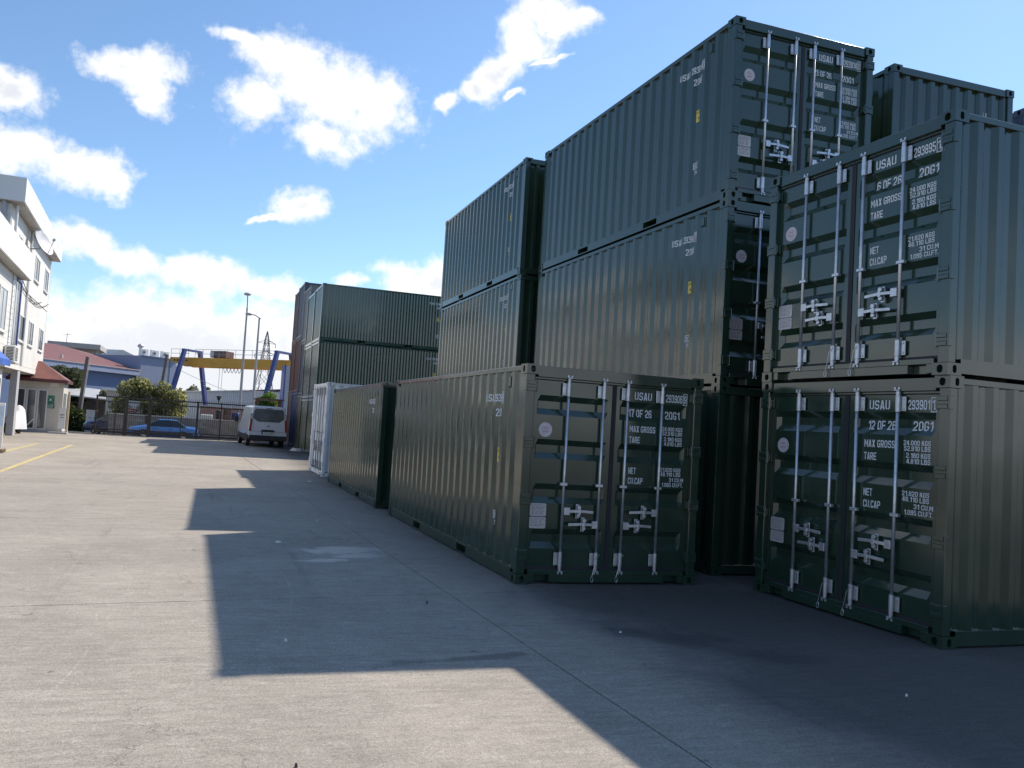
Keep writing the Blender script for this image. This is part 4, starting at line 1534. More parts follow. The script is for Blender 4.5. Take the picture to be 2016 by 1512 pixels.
# white cylinder stands beside the kiosk
m = thing('white_display_board', 'narrow white notice board standing at the gatehouse corner', 'sign', (-10.28, 35.25, 0), R(3))
MB().box(-0.16, -0.03, 0.25, 0.16, 0.03, 1.35).build('board', TRIM, m)
MB().box(-0.03, -0.02, 0.0, 0.03, 0.02, 0.25).build('foot', GREYP, m)
a_ = MB()
MB().box(-0.11, -0.034, 0.95, 0.11, -0.031, 1.0).build('print_line', SEAM, m)
MB().box(-0.09, -0.034, 0.82, 0.09, -0.031, 0.86).build('print_line', SEAM, m)
o = MB().box(-0.05, -0.05, 0, 0.05, 0.05, 2.2).build('marker_post', mk('post_paint', (0.62, 0.50, 0.36), 0.6), None, loc=(-10.02, 35.3, 0))
tag(o, 'pale orange post at the corner of the gatehouse', 'post')
o = MB().box(-0.45, -0.25, 0, 0.45, 0.25, 0.09).build('concrete_step', GREYP, None, loc=(-10.35, 34.9, 0))
tag(o, 'low concrete step in front of the gatehouse', 'step')

# covered motorbike under the overhang
m = MB()
prof = [(-0.85, 0.35, 0.16), (-0.7, 0.72, 0.24), (-0.45, 0.92, 0.28), (-0.1, 1.02, 0.30), (0.25, 1.15, 0.36), (0.45, 1.38, 0.40), (0.62, 1.28, 0.30), (0.8, 0.8, 0.2), (0.88, 0.4, 0.12)]
rg = []
for (x, h, w) in prof:
    ring = []
    for k in range(9):
        q = PI * k / 8
        wob = 1 + 0.08 * math.sin(5 * q + x * 7)
        ring.append((x, -w * math.cos(q) * wob * (1.15 - 0.25 * math.sin(q)), 0.22 + (h - 0.22) * math.sin(q) ** 0.6))
    rg.append(ring)
m.add([p for r_ in rg for p in r_], [(i * 9 + k, i * 9 + k + 1, (i + 1) * 9 + k + 1, (i + 1) * 9 + k) for i in range(len(rg) - 1) for k in range(8)])
mc = thing('covered_motorbike', 'motorbike under a white cover parked beneath the office overhang', 'motorbike', (-12.0, 32.6, 0), R(78))
m.build('cover', mk('white_cover', (0.66, 0.66, 0.70), 0.7, 0, 0.05), mc, smooth=True)
for x in (-0.62, 0.62):
    w_ = MB().cyl((x, -0.05, 0.29), (x, 0.05, 0.29), 0.29, n=18)
    w_.build('wheel', CABLE, mc)

# ------------------------------------------------------------------ gate and fence across the yard end
GATE = mk('dark_brown_steel', (0.028, 0.022, 0.022), 0.5, 0, 0.15, 3)
GY = 37.0
gate = thing('sliding_gate', 'long dark steel sliding gate of thin vertical pickets across the yard entrance', 'gate', (-3.7, GY, 0))
gx = lambda x: x + 3.7
for z, h in ((2.10, 0.07), (1.85, 0.06), (0.32, 0.06), (0.17, 0.10)):
    MB().box(gx(-8.84), -0.03, z - h / 2, gx(1.25), 0.03, z + h / 2).build('rail', GATE, gate)
for x in (-8.84, -7.85, -4.35, -3.48, -2.2, 0.0, 1.2):
    w = 0.045 if x in (-8.84, -3.48) else 0.025
    MB().box(gx(x) - w, -0.045, 0.02, gx(x) + w, 0.045, 2.16).build('stile', GATE, gate)
pk = MB().box(-0.008, -0.008, 0.10, 0.008, 0.008, 2.20)
pk.add([(-0.014, -0.008, 2.20), (0.014, -0.008, 2.20), (0.014, 0.008, 2.20), (-0.014, 0.008, 2.20), (0, 0, 2.30)], [(0, 1, 4), (1, 2, 4), (2, 3, 4), (3, 0, 4), (3, 2, 1, 0)])
pkm = pk.mesh('picket', GATE)
x = -8.72
while x < 1.2:
    inst(pkm, 'picket', gate, (gx(x), 0.0, 0.0))
    x += 0.115
for x, side in ((-7.29, 'left'), (-6.04, 'right')):
    g = thing('gate_post', 'thick dark steel gate post, %s of the pair in front of the blue car' % side, 'post', (x, GY - 0.14, 0), 0, 'thick gate posts')
    MB().box(-0.10, -0.09, 0.0, 0.10, 0.09, 2.12).build('shaft', GATE, g, bev=0.01)
    MB().box(-0.12, -0.11, 2.12, 0.12, 0.11, 2.15).build('cap', GATE, g)
    MB().cyl((0, 0, 2.15), (0, 0, 2.26), 0.05, 0.005, n=8).build('finial', GATE, g)
MB().box(-0.22, -0.12, 0.75, -0.12, 0.02, 1.2).build('motor_box', GATE, g, bev=0.01)

# ------------------------------------------------------------------ block wall beyond the road
WALLB = [mk('wall_block_%d' % k, c, 0.85, 0, 0.12, 5, bump=0.2, bscale=30) for k, c in enumerate(((0.30, 0.26, 0.215), (0.26, 0.225, 0.185), (0.34, 0.295, 0.24), (0.285, 0.235, 0.20)))]
wall = thing('block_wall', 'low beige block wall along the far side of the road', 'wall', (-2.0, 48.0, FARZ))
MB().box(-7.25, 0.02, 0.0, 6.0, 0.24, 1.48).build('mortar_core', mk('mortar', (0.22, 0.20, 0.18), 0.9), wall)
bms = [MB().box(0.006, 0, 0.006, 0.494, 0.03, 0.204).mesh('block', mt, bev=0.006) for mt in WALLB]
for r_ in range(7):
    x = -7.25 + (0.25 if r_ % 2 else 0)
    while x < 2.8:
        inst(random.choice(bms), 'block', wall, (x, random.uniform(-0.012, 0.0), r_ * 0.21))
        x += 0.5
for k in range(10):
    MB().box(-7.3 + k * 1.3, -0.06, 1.482, -6.01 + k * 1.3, 0.30, 1.56).build('coping', mk('coping_stone', (0.42, 0.40, 0.37), 0.85) if k == 0 else bpy.data.materials['coping_stone'], wall)

# ------------------------------------------------------------------ vehicles
TYRE = mk('tyre_rubber', (0.018, 0.018, 0.019), 0.8)
RIM = mk('alloy_rim', (0.50, 0.51, 0.53), 0.3, 0.6)
CARGLASS = mk('car_glass', (0.02, 0.023, 0.027), 0.05, 0, 0.05, spec=0.8)
BLKPL = mk('black_plastic', (0.022, 0.022, 0.024), 0.6)
LRED = mk('tail_lamp', (0.30, 0.02, 0.02), 0.2)
LCLEAR = mk('head_lamp', (0.55, 0.57, 0.6), 0.1)


def loft(rings):
    """rings of equal length (half sections, x >= 0, bottom to top) -> full symmetric grid"""
    full = []
    for r_ in rings:
        full.append([(-x, y, z) for x, y, z in r_] + [(x, y, z) for x, y, z in r_[::-1]][(1 if abs(r_[-1][0]) < 1e-6 else 0):])
    return full


def wheel(parent, x, y, r, w, name='wheel'):
    wl = bpy.data.objects.new(name, S(('tyre', r, w), lambda: tyre_mesh(r, w)))
    COL.objects.link(wl)
    wl.parent = parent
    wl.location = (x, y, r)
    if x < 0:
        wl.scale = (-1, 1, 1)
    inst(S(('rim', r, w), lambda: rim_mesh(r, w)), 'rim', wl)
    return wl


def tyre_mesh(r, w):
    m = MB()
    n = 28
    prof = [(r * 0.66, -w / 2), (r * 0.93, -w / 2), (r, -w * 0.36), (r, w * 0.36), (r * 0.93, w / 2), (r * 0.66, w / 2)]
    vs_ = [(p[1], p[0] * math.cos(2 * PI * k / n), p[0] * math.sin(2 * PI * k / n)) for k in range(n) for p in prof]
    k_ = len(prof)
    m.add(vs_, [(i * k_ + j, i * k_ + j + 1, ((i + 1) % n) * k_ + j + 1, ((i + 1) % n) * k_ + j) for i in range(n) for j in range(k_ - 1)])
    return m.mesh('wheel', TYRE, smooth=False)


def rim_mesh(r, w):
    m = MB()
    n = 28
    ro = r * 0.66
    for k in range(5):
        q = 2 * PI * k / 5
        d = Vector((0, math.cos(q), math.sin(q)))
        m.beam(d * 0.03 + Vector((w * 0.36, 0, 0)), d * ro + Vector((w * 0.40, 0, 0)), 0.07, 0.03, up=(1, 0, 0))
    m.cyl((w * 0.30, 0, 0), (w * 0.43, 0, 0), 0.06, n=10)
    vs_ = []
    for k in range(n):
        c, s_ = math.cos(2 * PI * k / n), math.sin(2 * PI * k / n)
        vs_ += [(w * 0.42, ro * 0.90 * c, ro * 0.90 * s_), (w * 0.47, ro * c, ro * s_), (w * 0.1, ro * c, ro * s_)]
    m.add(vs_, [(i * 3 + j, i * 3 + j + 1, ((i + 1) % n) * 3 + j + 1, ((i + 1) % n) * 3 + j) for i in range(n) for j in range(2)])
    return m.mesh('rim', RIM)


def car_body(root, stations, paint, glass_side, glass_roof, j_belt, j_roof, closed=True):
    """stations: list of half rings. glass_side: set of station intervals whose belt->roof quads are glass;
    glass_roof: intervals whose roof strip is glass (windscreens)"""
    full = loft(stations)
    n = len(full[0])
    body, glass = [], []
    nv = [p for r_ in full for p in r_]
    half = n // 2
    for i in range(len(full) - 1):
        for j in range(n - 1):
            q = (i * n + j, i * n + j + 1, (i + 1) * n + j + 1, (i + 1) * n + j)
            jj = min(j, n - 2 - j)
            if (i in glass_side and jj == j_belt) or (i in glass_roof and jj >= j_roof):
                glass.append((q, i, jj))
            else:
                body.append(q)
        body.append((i * n + n - 1, i * n, (i + 1) * n, (i + 1) * n + n - 1))
    if closed:
        body.append(tuple(range(n))[::-1])
        body.append(tuple(range((len(full) - 1) * n, len(full) * n)))

    def sub(name, faces, mat, smooth):
        used = sorted({k for f in faces for k in f})
        mp = {k: i for i, k in enumerate(used)}
        return MB().add([nv[k] for k in used], [tuple(mp[k] for k in f) for f in faces]).build(name, mat, root, smooth=smooth)
    b = sub('body', body, paint, False)
    side = [g for g in glass if g[2] == j_belt and g[1] in glass_side]
    for sgn_ in (0, 1):
        fs_ = [g[0] for g in side if ((g[0][0] % n) < half) == (sgn_ == 0)]
        if fs_:
            sub('side_window', fs_, CARGLASS, False)
    groups = {}
    for g in glass:
        if g[1] in glass_roof and g[2] >= j_roof and not (g[2] == j_belt and g[1] in glass_side):
            groups.setdefault(g[1], []).append(g[0])
    for k, fs_ in groups.items():
        sub('windscreen', fs_, CARGLASS, False)
    return b


def car_half(y, w, zb, zsill, zbelt, zroof, wr, wb=None):
    """one half ring of a car body"""
    return [(w * 0.86, y, zb), (w * 0.97, y, zsill), (w, y, (zsill + zbelt) / 2), (w * 0.965, y, zbelt), (wr, y, zroof - 0.05), (wr * 0.80, y, zroof)]


def arches(root, spots, r, w_half):
    for x in (-1, 1):
        for y in spots:
            m = MB()
            n = 14
            vs_ = []
            for k in range(n + 1):
                q = PI * k / n
                vs_ += [(x * (w_half + 0.004), y + (r * 1.16) * math.cos(q), r + r * 1.16 * math.sin(q)), (x * (w_half + 0.004), y + (r * 1.04) * math.cos(q), r + r * 1.04 * math.sin(q))]
            m.add(vs_, [(2 * k, 2 * k + 1, 2 * k + 3, 2 * k + 2) for k in range(n)])
            m.add([(x * (w_half + 0.003), y + r * 1.05 * math.cos(PI * k / n), r + r * 1.05 * math.sin(PI * k / n)) for k in range(n + 1)], [tuple(range(n + 1))])
            m.build('wheel_arch', BLKPL, root)


BLUECAR = mk('metallic_blue_paint', (0.055, 0.18, 0.47), 0.25, 0.25, 0.04, coat=0.6)
DKBLUE = mk('navy_paint', (0.012, 0.022, 0.075), 0.2, 0.1, 0.04, coat=0.8)
WHITEV = mk('white_van_paint', (0.62, 0.64, 0.67), 0.3, 0, 0.03, coat=0.4)

# blue saloon: local y forward; it faces -X in the world
sed = thing('blue_sedan', 'light blue old saloon car parked behind the sliding gate', 'car', (-5.55, 46.75, FARZ), R(90))
st = [
    car_half(-2.25, 0.70, 0.38, 0.48, 0.70, 0.78, 0.60),
    car_half(-2.18, 0.80, 0.26, 0.42, 0.80, 0.92, 0.66),
    car_half(-1.45, 0.83, 0.22, 0.40, 0.86, 0.97, 0.68),
    car_half(-0.85, 0.84, 0.22, 0.40, 0.87, 1.36, 0.58),
    car_half(-0.30, 0.84, 0.22, 0.40, 0.87, 1.40, 0.60),
    car_half(0.35, 0.84, 0.22, 0.40, 0.87, 1.36, 0.59),
    car_half(1.05, 0.84, 0.22, 0.40, 0.86, 0.95, 0.70),
    car_half(1.85, 0.81, 0.24, 0.42, 0.72, 0.82, 0.66),
    car_half(2.20, 0.70, 0.32, 0.46, 0.62, 0.70, 0.58),
]
car_body(sed, st, BLUECAR, {2, 3, 4, 5}, {2, 5}, 3, 4)
for x in (-0.76, 0.76):
    for y in (-1.27, 1.27):
        wheel(sed, x, y, 0.30, 0.19)
arches(sed, (-1.27, 1.27), 0.30, 0.845)
for sg in (-1, 1):
    MB().box(sg * 0.842, -1.9, 0.40, sg * 0.856, 1.95, 0.47).build('side_moulding', BLKPL, sed)
    MB().box(sg * 0.52 - 0.17, -2.262, 0.55, sg * 0.52 + 0.17, -2.252, 0.68).build('tail_lamp', LRED, sed)
    MB().box(sg * 0.50 - 0.17, 2.20, 0.50, sg * 0.50 + 0.17, 2.212, 0.62).build('head_lamp', LCLEAR, sed)
    for y in (-0.42, 0.55):
        MB().box(sg * 0.84, y - 0.09, 0.72, sg * 0.862, y + 0.09, 0.755).build('door_handle', BLKPL, sed)
    MB().box(sg * 0.86, 0.85, 0.86, sg * 1.0, 0.95, 0.99).build('wing_mirror', BLUECAR, sed, bev=0.02)
MB().box(-0.78, -2.33, 0.30, 0.78, -2.24, 0.50).build('rear_bumper', BLUECAR, sed, bev=0.03)
MB().box(-0.74, 2.19, 0.26, 0.74, 2.28, 0.46).build('front_bumper', BLUECAR, sed, bev=0.03)
for y in (-0.05,):
    for sg in (-1, 1):
        MB().box(sg * 0.80 - 0.012, y - 0.03, 0.88, sg * 0.80 + 0.012, y + 0.03, 1.0).build('door_pillar', BLKPL, sed)

# dark blue small van, only its nose shows past the wall
hb = thing('navy_hatchback', 'dark navy car whose nose shows left of the block wall', 'car', (-8.85, 49.4, FARZ), R(90))
st = [
    car_half(-1.9, 0.72, 0.36, 0.5, 0.9, 1.0, 0.62),
    car_half(-1.8, 0.80, 0.26, 0.45, 0.95, 1.5, 0.60),
    car_half(-0.6, 0.83, 0.24, 0.42, 0.95, 1.56, 0.63),
    car_half(0.3, 0.83, 0.24, 0.42, 0.95, 1.52, 0.62),
    car_half(1.25, 0.83, 0.24, 0.42, 0.93, 1.02, 0.70),
    car_half(1.85, 0.80, 0.26, 0.45, 0.80, 0.90, 0.66),
    car_half(2.05, 0.70, 0.32, 0.48, 0.66, 0.74, 0.58),
]
car_body(hb, st, DKBLUE, {1, 2, 3}, {0, 3}, 3, 4)
for x in (-0.74, 0.74):
    for y in (-1.2, 1.25):
        wheel(hb, x, y, 0.30, 0.19)
arches(hb, (-1.2, 1.25), 0.30, 0.835)
for sg in (-1, 1):
    MB().box(sg * 0.52 - 0.16, 2.03, 0.56, sg * 0.52 + 0.16, 2.06, 0.70).build('head_lamp', LCLEAR, hb)
    MB().box(sg * 0.86, 0.9, 0.93, sg * 1.0, 1.0, 1.07).build('wing_mirror', BLKPL, hb, bev=0.02)
MB().box(-0.72, 2.02, 0.26, 0.72, 2.12, 0.50).build('front_bumper', BLKPL, hb, bev=0.03)

# white van, rear to the camera, local y forward
van = thing('white_van', 'white panel van parked nose-in against the far container row', 'van', (-0.12, 34.3, 0), R(4.0))


def van_half(y, w, zb, zbelt, zroof, wr):
    return [(w * 0.93, y, zb), (w, y, zb + 0.22), (w, y, 0.85), (w * 0.985, y, zbelt), (wr, y, zroof - 0.10), (wr * 0.88, y, zroof)]


st = [
    van_half(-2.42, 0.97, 0.42, 1.20, 2.04, 0.82),
    van_half(-2.30, 0.995, 0.40, 1.20, 2.10, 0.85),
    van_half(-1.0, 0.995, 0.36, 1.20, 2.12, 0.86),
    van_half(0.9, 0.995, 0.36, 1.20, 2.10, 0.85),
    van_half(1.15, 0.985, 0.36, 1.18, 2.03, 0.82),
    van_half(1.85, 0.97, 0.36, 1.12, 1.20, 0.74),
    van_half(2.35, 0.92, 0.38, 0.92, 1.00, 0.66),
    van_half(2.52, 0.80, 0.42, 0.74, 0.80, 0.55),
]
car_body(van, st, WHITEV, {3, 4}, {4}, 3, 4)
for x in (-0.88, 0.88):
    for y in (-1.5, 1.43):
        wheel(van, x, y, 0.33, 0.2)
arches(van, (-1.5, 1.43), 0.33, 0.993)
yb = -2.425
m = MB()
poly = [(-0.70, 1.96), (0.70, 1.96), (0.765, 1.84), (0.80, 1.48), (0.55, 1.30), (-0.55, 1.30), (-0.80, 1.48), (-0.765, 1.84)]
m.add([(x, yb - 0.004, z) for x, z in poly] + [(x, yb - 0.016, z) for x, z in poly], [tuple(range(8)), tuple(range(8, 16))[::-1]] + [(k, (k + 1) % 8, 8 + (k + 1) % 8, 8 + k) for k in range(8)])
m.build('rear_window', mk('tinted_glass', (0.10, 0.115, 0.12), 0.12, 0, 0.2, 2.0, spec=0.7), van)
for sg in (-1, 1):
    MB().obox((sg * 0.895, yb + 0.02, 1.25), (0.05, 0, 0), (0, 0.06, 0), (-sg * 0.035, 0, 0.45)).build('tail_lamp', LRED, van, bev=0.01)
    MB().obox((sg * 0.865, yb + 0.005, 1.55), (0.035, 0, 0), (0, 0.05, 0), (-sg * 0.012, 0, 0.12)).build('lamp_lens', LCLEAR, van)
    MB().box(sg * 0.99, -2.28, 0.36, sg * 1.003, 1.0, 0.62).build('side_cladding', BLKPL, van)
    mr = MB().box(sg * 1.05, 1.28, 1.18, sg * 1.27, 1.42, 1.48).build('wing_mirror', BLKPL, van, bev=0.03)
MB().box(-0.96, -2.53, 0.34, 0.96, -2.40, 0.60).build('rear_bumper', BLKPL, van, bev=0.03)
MB().box(-0.92, yb - 0.006, 0.80, 0.92, yb - 0.001, 0.815).build('tailgate_seam', SEAM, van)
m = MB()
poly = [(-0.37, 0.80), (0.37, 0.80), (0.30, 0.90), (-0.30, 0.90)]
m.add([(x, yb - 0.003, z) for x, z in poly] + [(x, yb - 0.04, z - 0.01) for x, z in poly], [(0, 1, 2, 3), (7, 6, 5, 4), (0, 1, 5, 4), (1, 2, 6, 5), (2, 3, 7, 6), (3, 0, 4, 7)])
m.build('tailgate_handle', BLKPL, van)
MB().box(-0.32, yb - 0.015, 0.66, 0.32, yb - 0.004, 0.79).build('plate_holder', BLKPL, van)
np_ = MB().box(-0.30, yb - 0.02, 0.67, 0.30, yb - 0.0155, 0.78).build('number_plate', TRIM, van)
a_ = MB()
put_text(a_, '34 EF 7900', 0.03, 0.69, 0.07, 0.44, 'c')
inst(drape(a_, 'plate_lettering', BLACK, lambda x, z: (x, yb - 0.0225, z)), 'plate_lettering', np_)
MB().box(-0.30, yb - 0.0225, 0.67, -0.25, yb - 0.0205, 0.78).build('plate_band', BLUEFR, np_)
m = MB().cyl((0, yb - 0.003, 1.08), (0, yb - 0.012, 1.08), 0.055, n=16)
m.v = [(p[0] * 1.35, p[1], 1.08 + (p[2] - 1.08) * 0.6) for p in m.v]
m.build('badge', BLUEFR, van)
MB().box(-0.16, yb - 0.02, 1.985, 0.16, yb + 0.0, 2.01).build('brake_lamp', BLKPL, van)

# ------------------------------------------------------------------ vegetation
def leaf_mat(name, col, pale, thr):
    m = mk(name, col, 0.5, 0, 0.35, 3.5, dirt=pale, dscale=6.0, dthr=thr, spec=0.4)
    t = m.node_tree
    b = t.nodes['Principled BSDF']
    tr_ = N(t, 'ShaderNodeBsdfTranslucent')
    src = b.inputs['Base Color'].links[0].from_socket
    br_ = N(t, 'ShaderNodeVectorMath', operation='MULTIPLY')
    br_.inputs[1].default_value = (1.4, 1.45, 0.85)
    t.links.new(src, br_.inputs[0])
    t.links.new(br_.outputs[0], tr_.inputs['Color'])
    mx = N(t, 'ShaderNodeMixShader')
    mx.inputs[0].default_value = 0.55
    t.links.new(b.outputs[0], mx.inputs[1])
    t.links.new(tr_.outputs[0], mx.inputs[2])
    t.links.new(mx.outputs[0], t.nodes['Material Output'].inputs['Surface'])
    return m


LEAFO = leaf_mat('oleander_leaf', (0.125, 0.135, 0.068), (0.34, 0.32, 0.19), (0.42, 0.58))
LEAFD = leaf_mat('hedge_leaf', (0.042, 0.058, 0.022), (0.13, 0.13, 0.055), (0.52, 0.7))
LEAFG = leaf_mat('bright_leaf', (0.075, 0.13, 0.025), (0.20, 0.26, 0.06), (0.5, 0.7))
LEAFF = leaf_mat('far_leaf', (0.065, 0.078, 0.042), (0.15, 0.15, 0.08), (0.5, 0.7))
BARK = mk('bark', (0.10, 0.075, 0.055), 0.9, 0, 0.2, 6)


def foliage(lumps, n, size, rnd, shell=0.55, el=1.9):
    """leaf-sized faces spread through overlapping lumps (cx,cy,cz,rx,ry,rz)"""
    m = MB()
    vol = [l[3] * l[4] * l[5] for l in lumps]
    tot = sum(vol)
    for l, v in zip(lumps, vol):
        for k in range(int(n * v / tot)):
            d = Vector((rnd.gauss(0, 1), rnd.gauss(0, 1), rnd.gauss(0, 1))).normalized()
            r_ = (shell + (1.12 - shell) * rnd.random() ** 0.7) if rnd.random() < 0.8 else rnd.random()
            p = Vector((l[0] + d.x * l[3] * r_, l[1] + d.y * l[4] * r_, l[2] + d.z * l[5] * r_))
            a = Vector((rnd.gauss(0, 1), rnd.gauss(0, 1), rnd.gauss(0.3, 1))).normalized()
            b = a.cross(Vector((rnd.gauss(0, 1), rnd.gauss(0, 1), rnd.gauss(0, 1)))).normalized()
            s_ = size * rnd.uniform(0.6, 1.3)
            m.add([p - a * s_ * el * 0.5, p + b * s_ * 0.5, p + a * s_ * el * 0.5, p - b * s_ * 0.5], [(0, 1, 2, 3)])
    return m


def limbs(spots, r0, rnd):
    m = MB()
    for (a, b) in spots:
        a, b = Vector(a), Vector(b)
        mid = (a + b) / 2 + Vector((rnd.uniform(-.1, .1), rnd.uniform(-.1, .1), 0.1))
        m.cyl(a, mid, r0, r0 * 0.7, 7)
        m.cyl(mid, b, r0 * 0.7, r0 * 0.3, 7)
    return m


def plant(name, label, cat, loc, lumps, n, size, mat, seed, r0=0.06, group=None, el=1.9):
    rnd = random.Random(seed)
    t = thing(name, label, cat, loc, 0, group)
    foliage(lumps, n, size, rnd, el=el).build('crown', mat, t, recalc=False)
    big = sorted(lumps, key=lambda l: -l[3])[:4]
    limbs([((0, 0, 0), (l[0], l[1], l[2])) for l in big], r0, rnd).build('trunk', BARK, t)
    return t


rb = random.Random(11)
lm = []
for k in range(26):
    x = -2.1 + 4.2 * (k + 0.5) / 26
    lm.append((x, rb.uniform(-0.5, 0.6), rb.uniform(1.4, 3.5) - 0.30 * x * x * 0.5 + 0.15, rb.uniform(0.5, 0.85), rb.uniform(0.5, 0.8), rb.uniform(0.45, 0.8)))
plant('oleander_bush', 'big pale green leafy bush growing behind the block wall', 'bush', (-6.75, 51.5, FARZ), lm, 17000, 0.12, LEAFO, 4, 0.06)
lm = [(-0.9, 0, 0.7, 0.7, 0.6, 0.75), (-0.2, 0, 0.95, 0.7, 0.6, 0.9), (0.5, 0.1, 0.8, 0.7, 0.5, 0.8), (1.0, -0.1, 0.55, 0.6, 0.5, 0.6), (-1.4, 0.2, 1.2, 0.6, 0.6, 1.1), (0.0, -0.3, 0.4, 1.2, 0.4, 0.45)]
plant('hedge', 'ragged dark hedge growing between the gatehouse and the grey cabinet', 'hedge', (-12.35, 53.2, FARZ), lm, 5200, 0.11, LEAFD, 5, 0.04)
lm = [(0, 0, 0.75, 0.8, 0.5, 0.8), (0.8, 0, 0.6, 0.6, 0.5, 0.6)]
plant('hedge', 'paler hedge behind the left end of the sliding gate', 'hedge', (-9.35, 51.3, FARZ), lm, 1800, 0.11, LEAFO, 6, 0.04)
lm = [(0, 0, 3.2, 1.0, 0.8, 1.2), (0.5, 0.2, 4.1, 0.9, 0.8, 0.9), (-0.6, 0, 4.3, 0.7, 0.7, 0.9), (0.9, 0, 2.6, 0.7, 0.6, 0.8)]
plant('olive_tree', 'dull green tree standing behind the hedge against the blue hall', 'tree', (-14.3, 63, FARZ), lm, 4200, 0.14, LEAFF, 8, 0.12)
lm = [(0, 0, 2.6, 0.35, 0.35, 0.5), (0.4, 0, 3.0, 0.35, 0.3, 0.3), (-0.35, 0, 2.9, 0.35, 0.3, 0.35)]
plant('yucca_plant', 'small spiky plant standing in front of the blue wall', 'plant', (-10.7, 61, FARZ), lm, 420, 0.10, LEAFF, 9, 0.05, el=4.5)
lm = [(0, 0, 2.8, 1.1, 0.9, 1.0), (0.5, 0, 3.5, 0.8, 0.8, 0.8), (-0.6, 0, 2.2, 0.7, 0.7, 0.7), (0.8, 0, 2.1, 0.7, 0.7, 0.7)]
plant('young_tree', 'bright green young tree seen above the white van', 'tree', (3.1, 70, FARZ), lm, 3200, 0.15, LEAFG, 10, 0.1)
for k, (x, y, z, w, lb) in enumerate(((-3.9, 152, 5.2, 1.1, 'far tree rising over the left end of the white hall roof'), (-1.2, 152, 5.0, 0.7, 'slim far tree rising over the middle of the white hall roof'), (5.6, 150, 5.0, 0.9, 'far tree rising over the right end of the white hall roof'))):
    plant('far_tree', lb, 'tree', (x, y, FARZ), [(0, 0, z, w, w, 1.5), (w * 0.7, 0, z - 0.6, w * 0.7, w, 1.0), (-w * 0.8, 0, z - 0.3, w * 0.7, w, 1.1)], 900, 0.26, LEAFF, 20 + k, 0.15, 'far trees over the hall')

# ------------------------------------------------------------------ small things beyond the gate
CAB = mk('cabinet_paint', (0.52, 0.52, 0.50), 0.55, 0, 0.06, 2)
cb = thing('utility_cabinet', 'pale grey electrical cabinet beside the hedge', 'cabinet', (-10.86, 52.2, FARZ), 0)
MB().box(-0.35, -0.2, 0.0, 0.35, 0.25, 0.55).build('plinth', mk('cabinet_plinth', (0.36, 0.35, 0.33), 0.8), cb)
MB().box(-0.33, -0.18, 0.55, 0.33, 0.23, 1.58).build('body', CAB, cb, bev=0.01)
for x in (-0.155, 0.155):
    d = MB().box(x - 0.145, -0.195, 0.58, x + 0.145, -0.182, 1.54).build('door', CAB, cb)
    MB().box(x + 0.06, -0.21, 1.0, x + 0.10, -0.196, 1.12).build('handle', BLKPL, d)
MB().box(-0.37, -0.22, 1.581, 0.37, 0.27, 1.62).build('lid', CAB, cb)

POLEC = mk('concrete_pole', (0.17, 0.135, 0.115), 0.85, 0, 0.15, 2)
for (a, b, r_, lb) in (((-12.13, 54.6, FARZ), (-11.75, 54.6, 5.13), 0.17, 'short dark leaning pole in front of the red-roofed hall'), ((-6.65, 55.5, FARZ), (-6.05, 55.5, 5.85), 0.15, 'short dark leaning pole behind the big bush')):
    p = thing('stub_pole', lb, 'pole', a, 0, 'leaning stub poles')
    a_, b_ = Vector((0, 0, 0)), Vector(b) - Vector(a)
    MB().beam(a_, b_, r_ * 1.9, r_ * 1.3).build('shaft', POLEC, p)
    MB().beam(a_ + Vector((r_ * 1.05, -0.05, 0)), b_ + Vector((r_ * 1.05, -0.05, -0.05)), 0.08, 0.05).build('conduit', CAB, p)

# site cabin and sheds beyond the wall
cabin = thing('site_cabin', 'cream flat-roofed cabin behind the gate posts', 'cabin', (-9.35, 57.0, FARZ))
MB().box(-1.0, -1.0, 0.0, 1.05, 1.0, 3.2).build('wall', KIO, cabin)
MB().box(-1.35, -1.3, 3.202, 1.6, 1.3, 3.40).build('roof', TRIM, cabin)
MB().box(0.35, -1.02, 2.55, 0.75, -1.003, 2.95).build('window', GLASS, cabin)
shed = thing('open_shed', 'long low shed with pale grey sheet roof left of the gate', 'shed', (-13.2, 61.0, FARZ))
m = MB().add([(-3.0, -1.5, 2.75), (3.9, -1.5, 2.35), (3.9, 2.5, 3.1), (-3.0, 2.5, 3.5), (-3.0, -1.5, 2.85), (3.9, -1.5, 2.45), (3.9, 2.5, 3.2), (-3.0, 2.5, 3.6)], [(0, 3, 2, 1), (4, 5, 6, 7), (0, 1, 5, 4), (1, 2, 6, 5), (2, 3, 7, 6), (3, 0, 4, 7)])
m.build('roof', mk('grey_sheet', (0.42, 0.42, 0.42), 0.5, 0, 0.1), shed)
MB().box(-3.0, 2.2, 0, 3.9, 2.3, 3.0).build('back_wall', mk('shed_wall', (0.10, 0.085, 0.08), 0.9), shed)
for x in (-2.9, -0.6, 1.6, 3.8):
    MB().box(x - 0.06, -1.45, 0, x + 0.06, -1.35, 2.45).build('post', GATE, shed)
MB().box(-2.9, -1.45, 2.05, 3.8, -1.40, 2.13).build('rail', GATE, shed)
sg2 = thing('hoarding_sign', 'white hoarding with a red lettered panel seen through the gate', 'sign', (-7.85, 50.6, FARZ))
MB().box(-0.62, 0, 1.62, 0.62, 0.04, 2.5).build('board', CAB, sg2)
MB().box(-0.62, -0.012, 1.68, 0.02, -0.002, 1.92).build('red_panel', RED, sg2)
MB().box(-0.55, -0.018, 1.78, -0.08, -0.013, 1.83).build('print_line', TRIM, sg2)
for x in (-0.5, 0.5):
    MB().box(x - 0.04, 0.042, 0, x + 0.04, 0.1, 2.4).build('post', GATE, sg2)
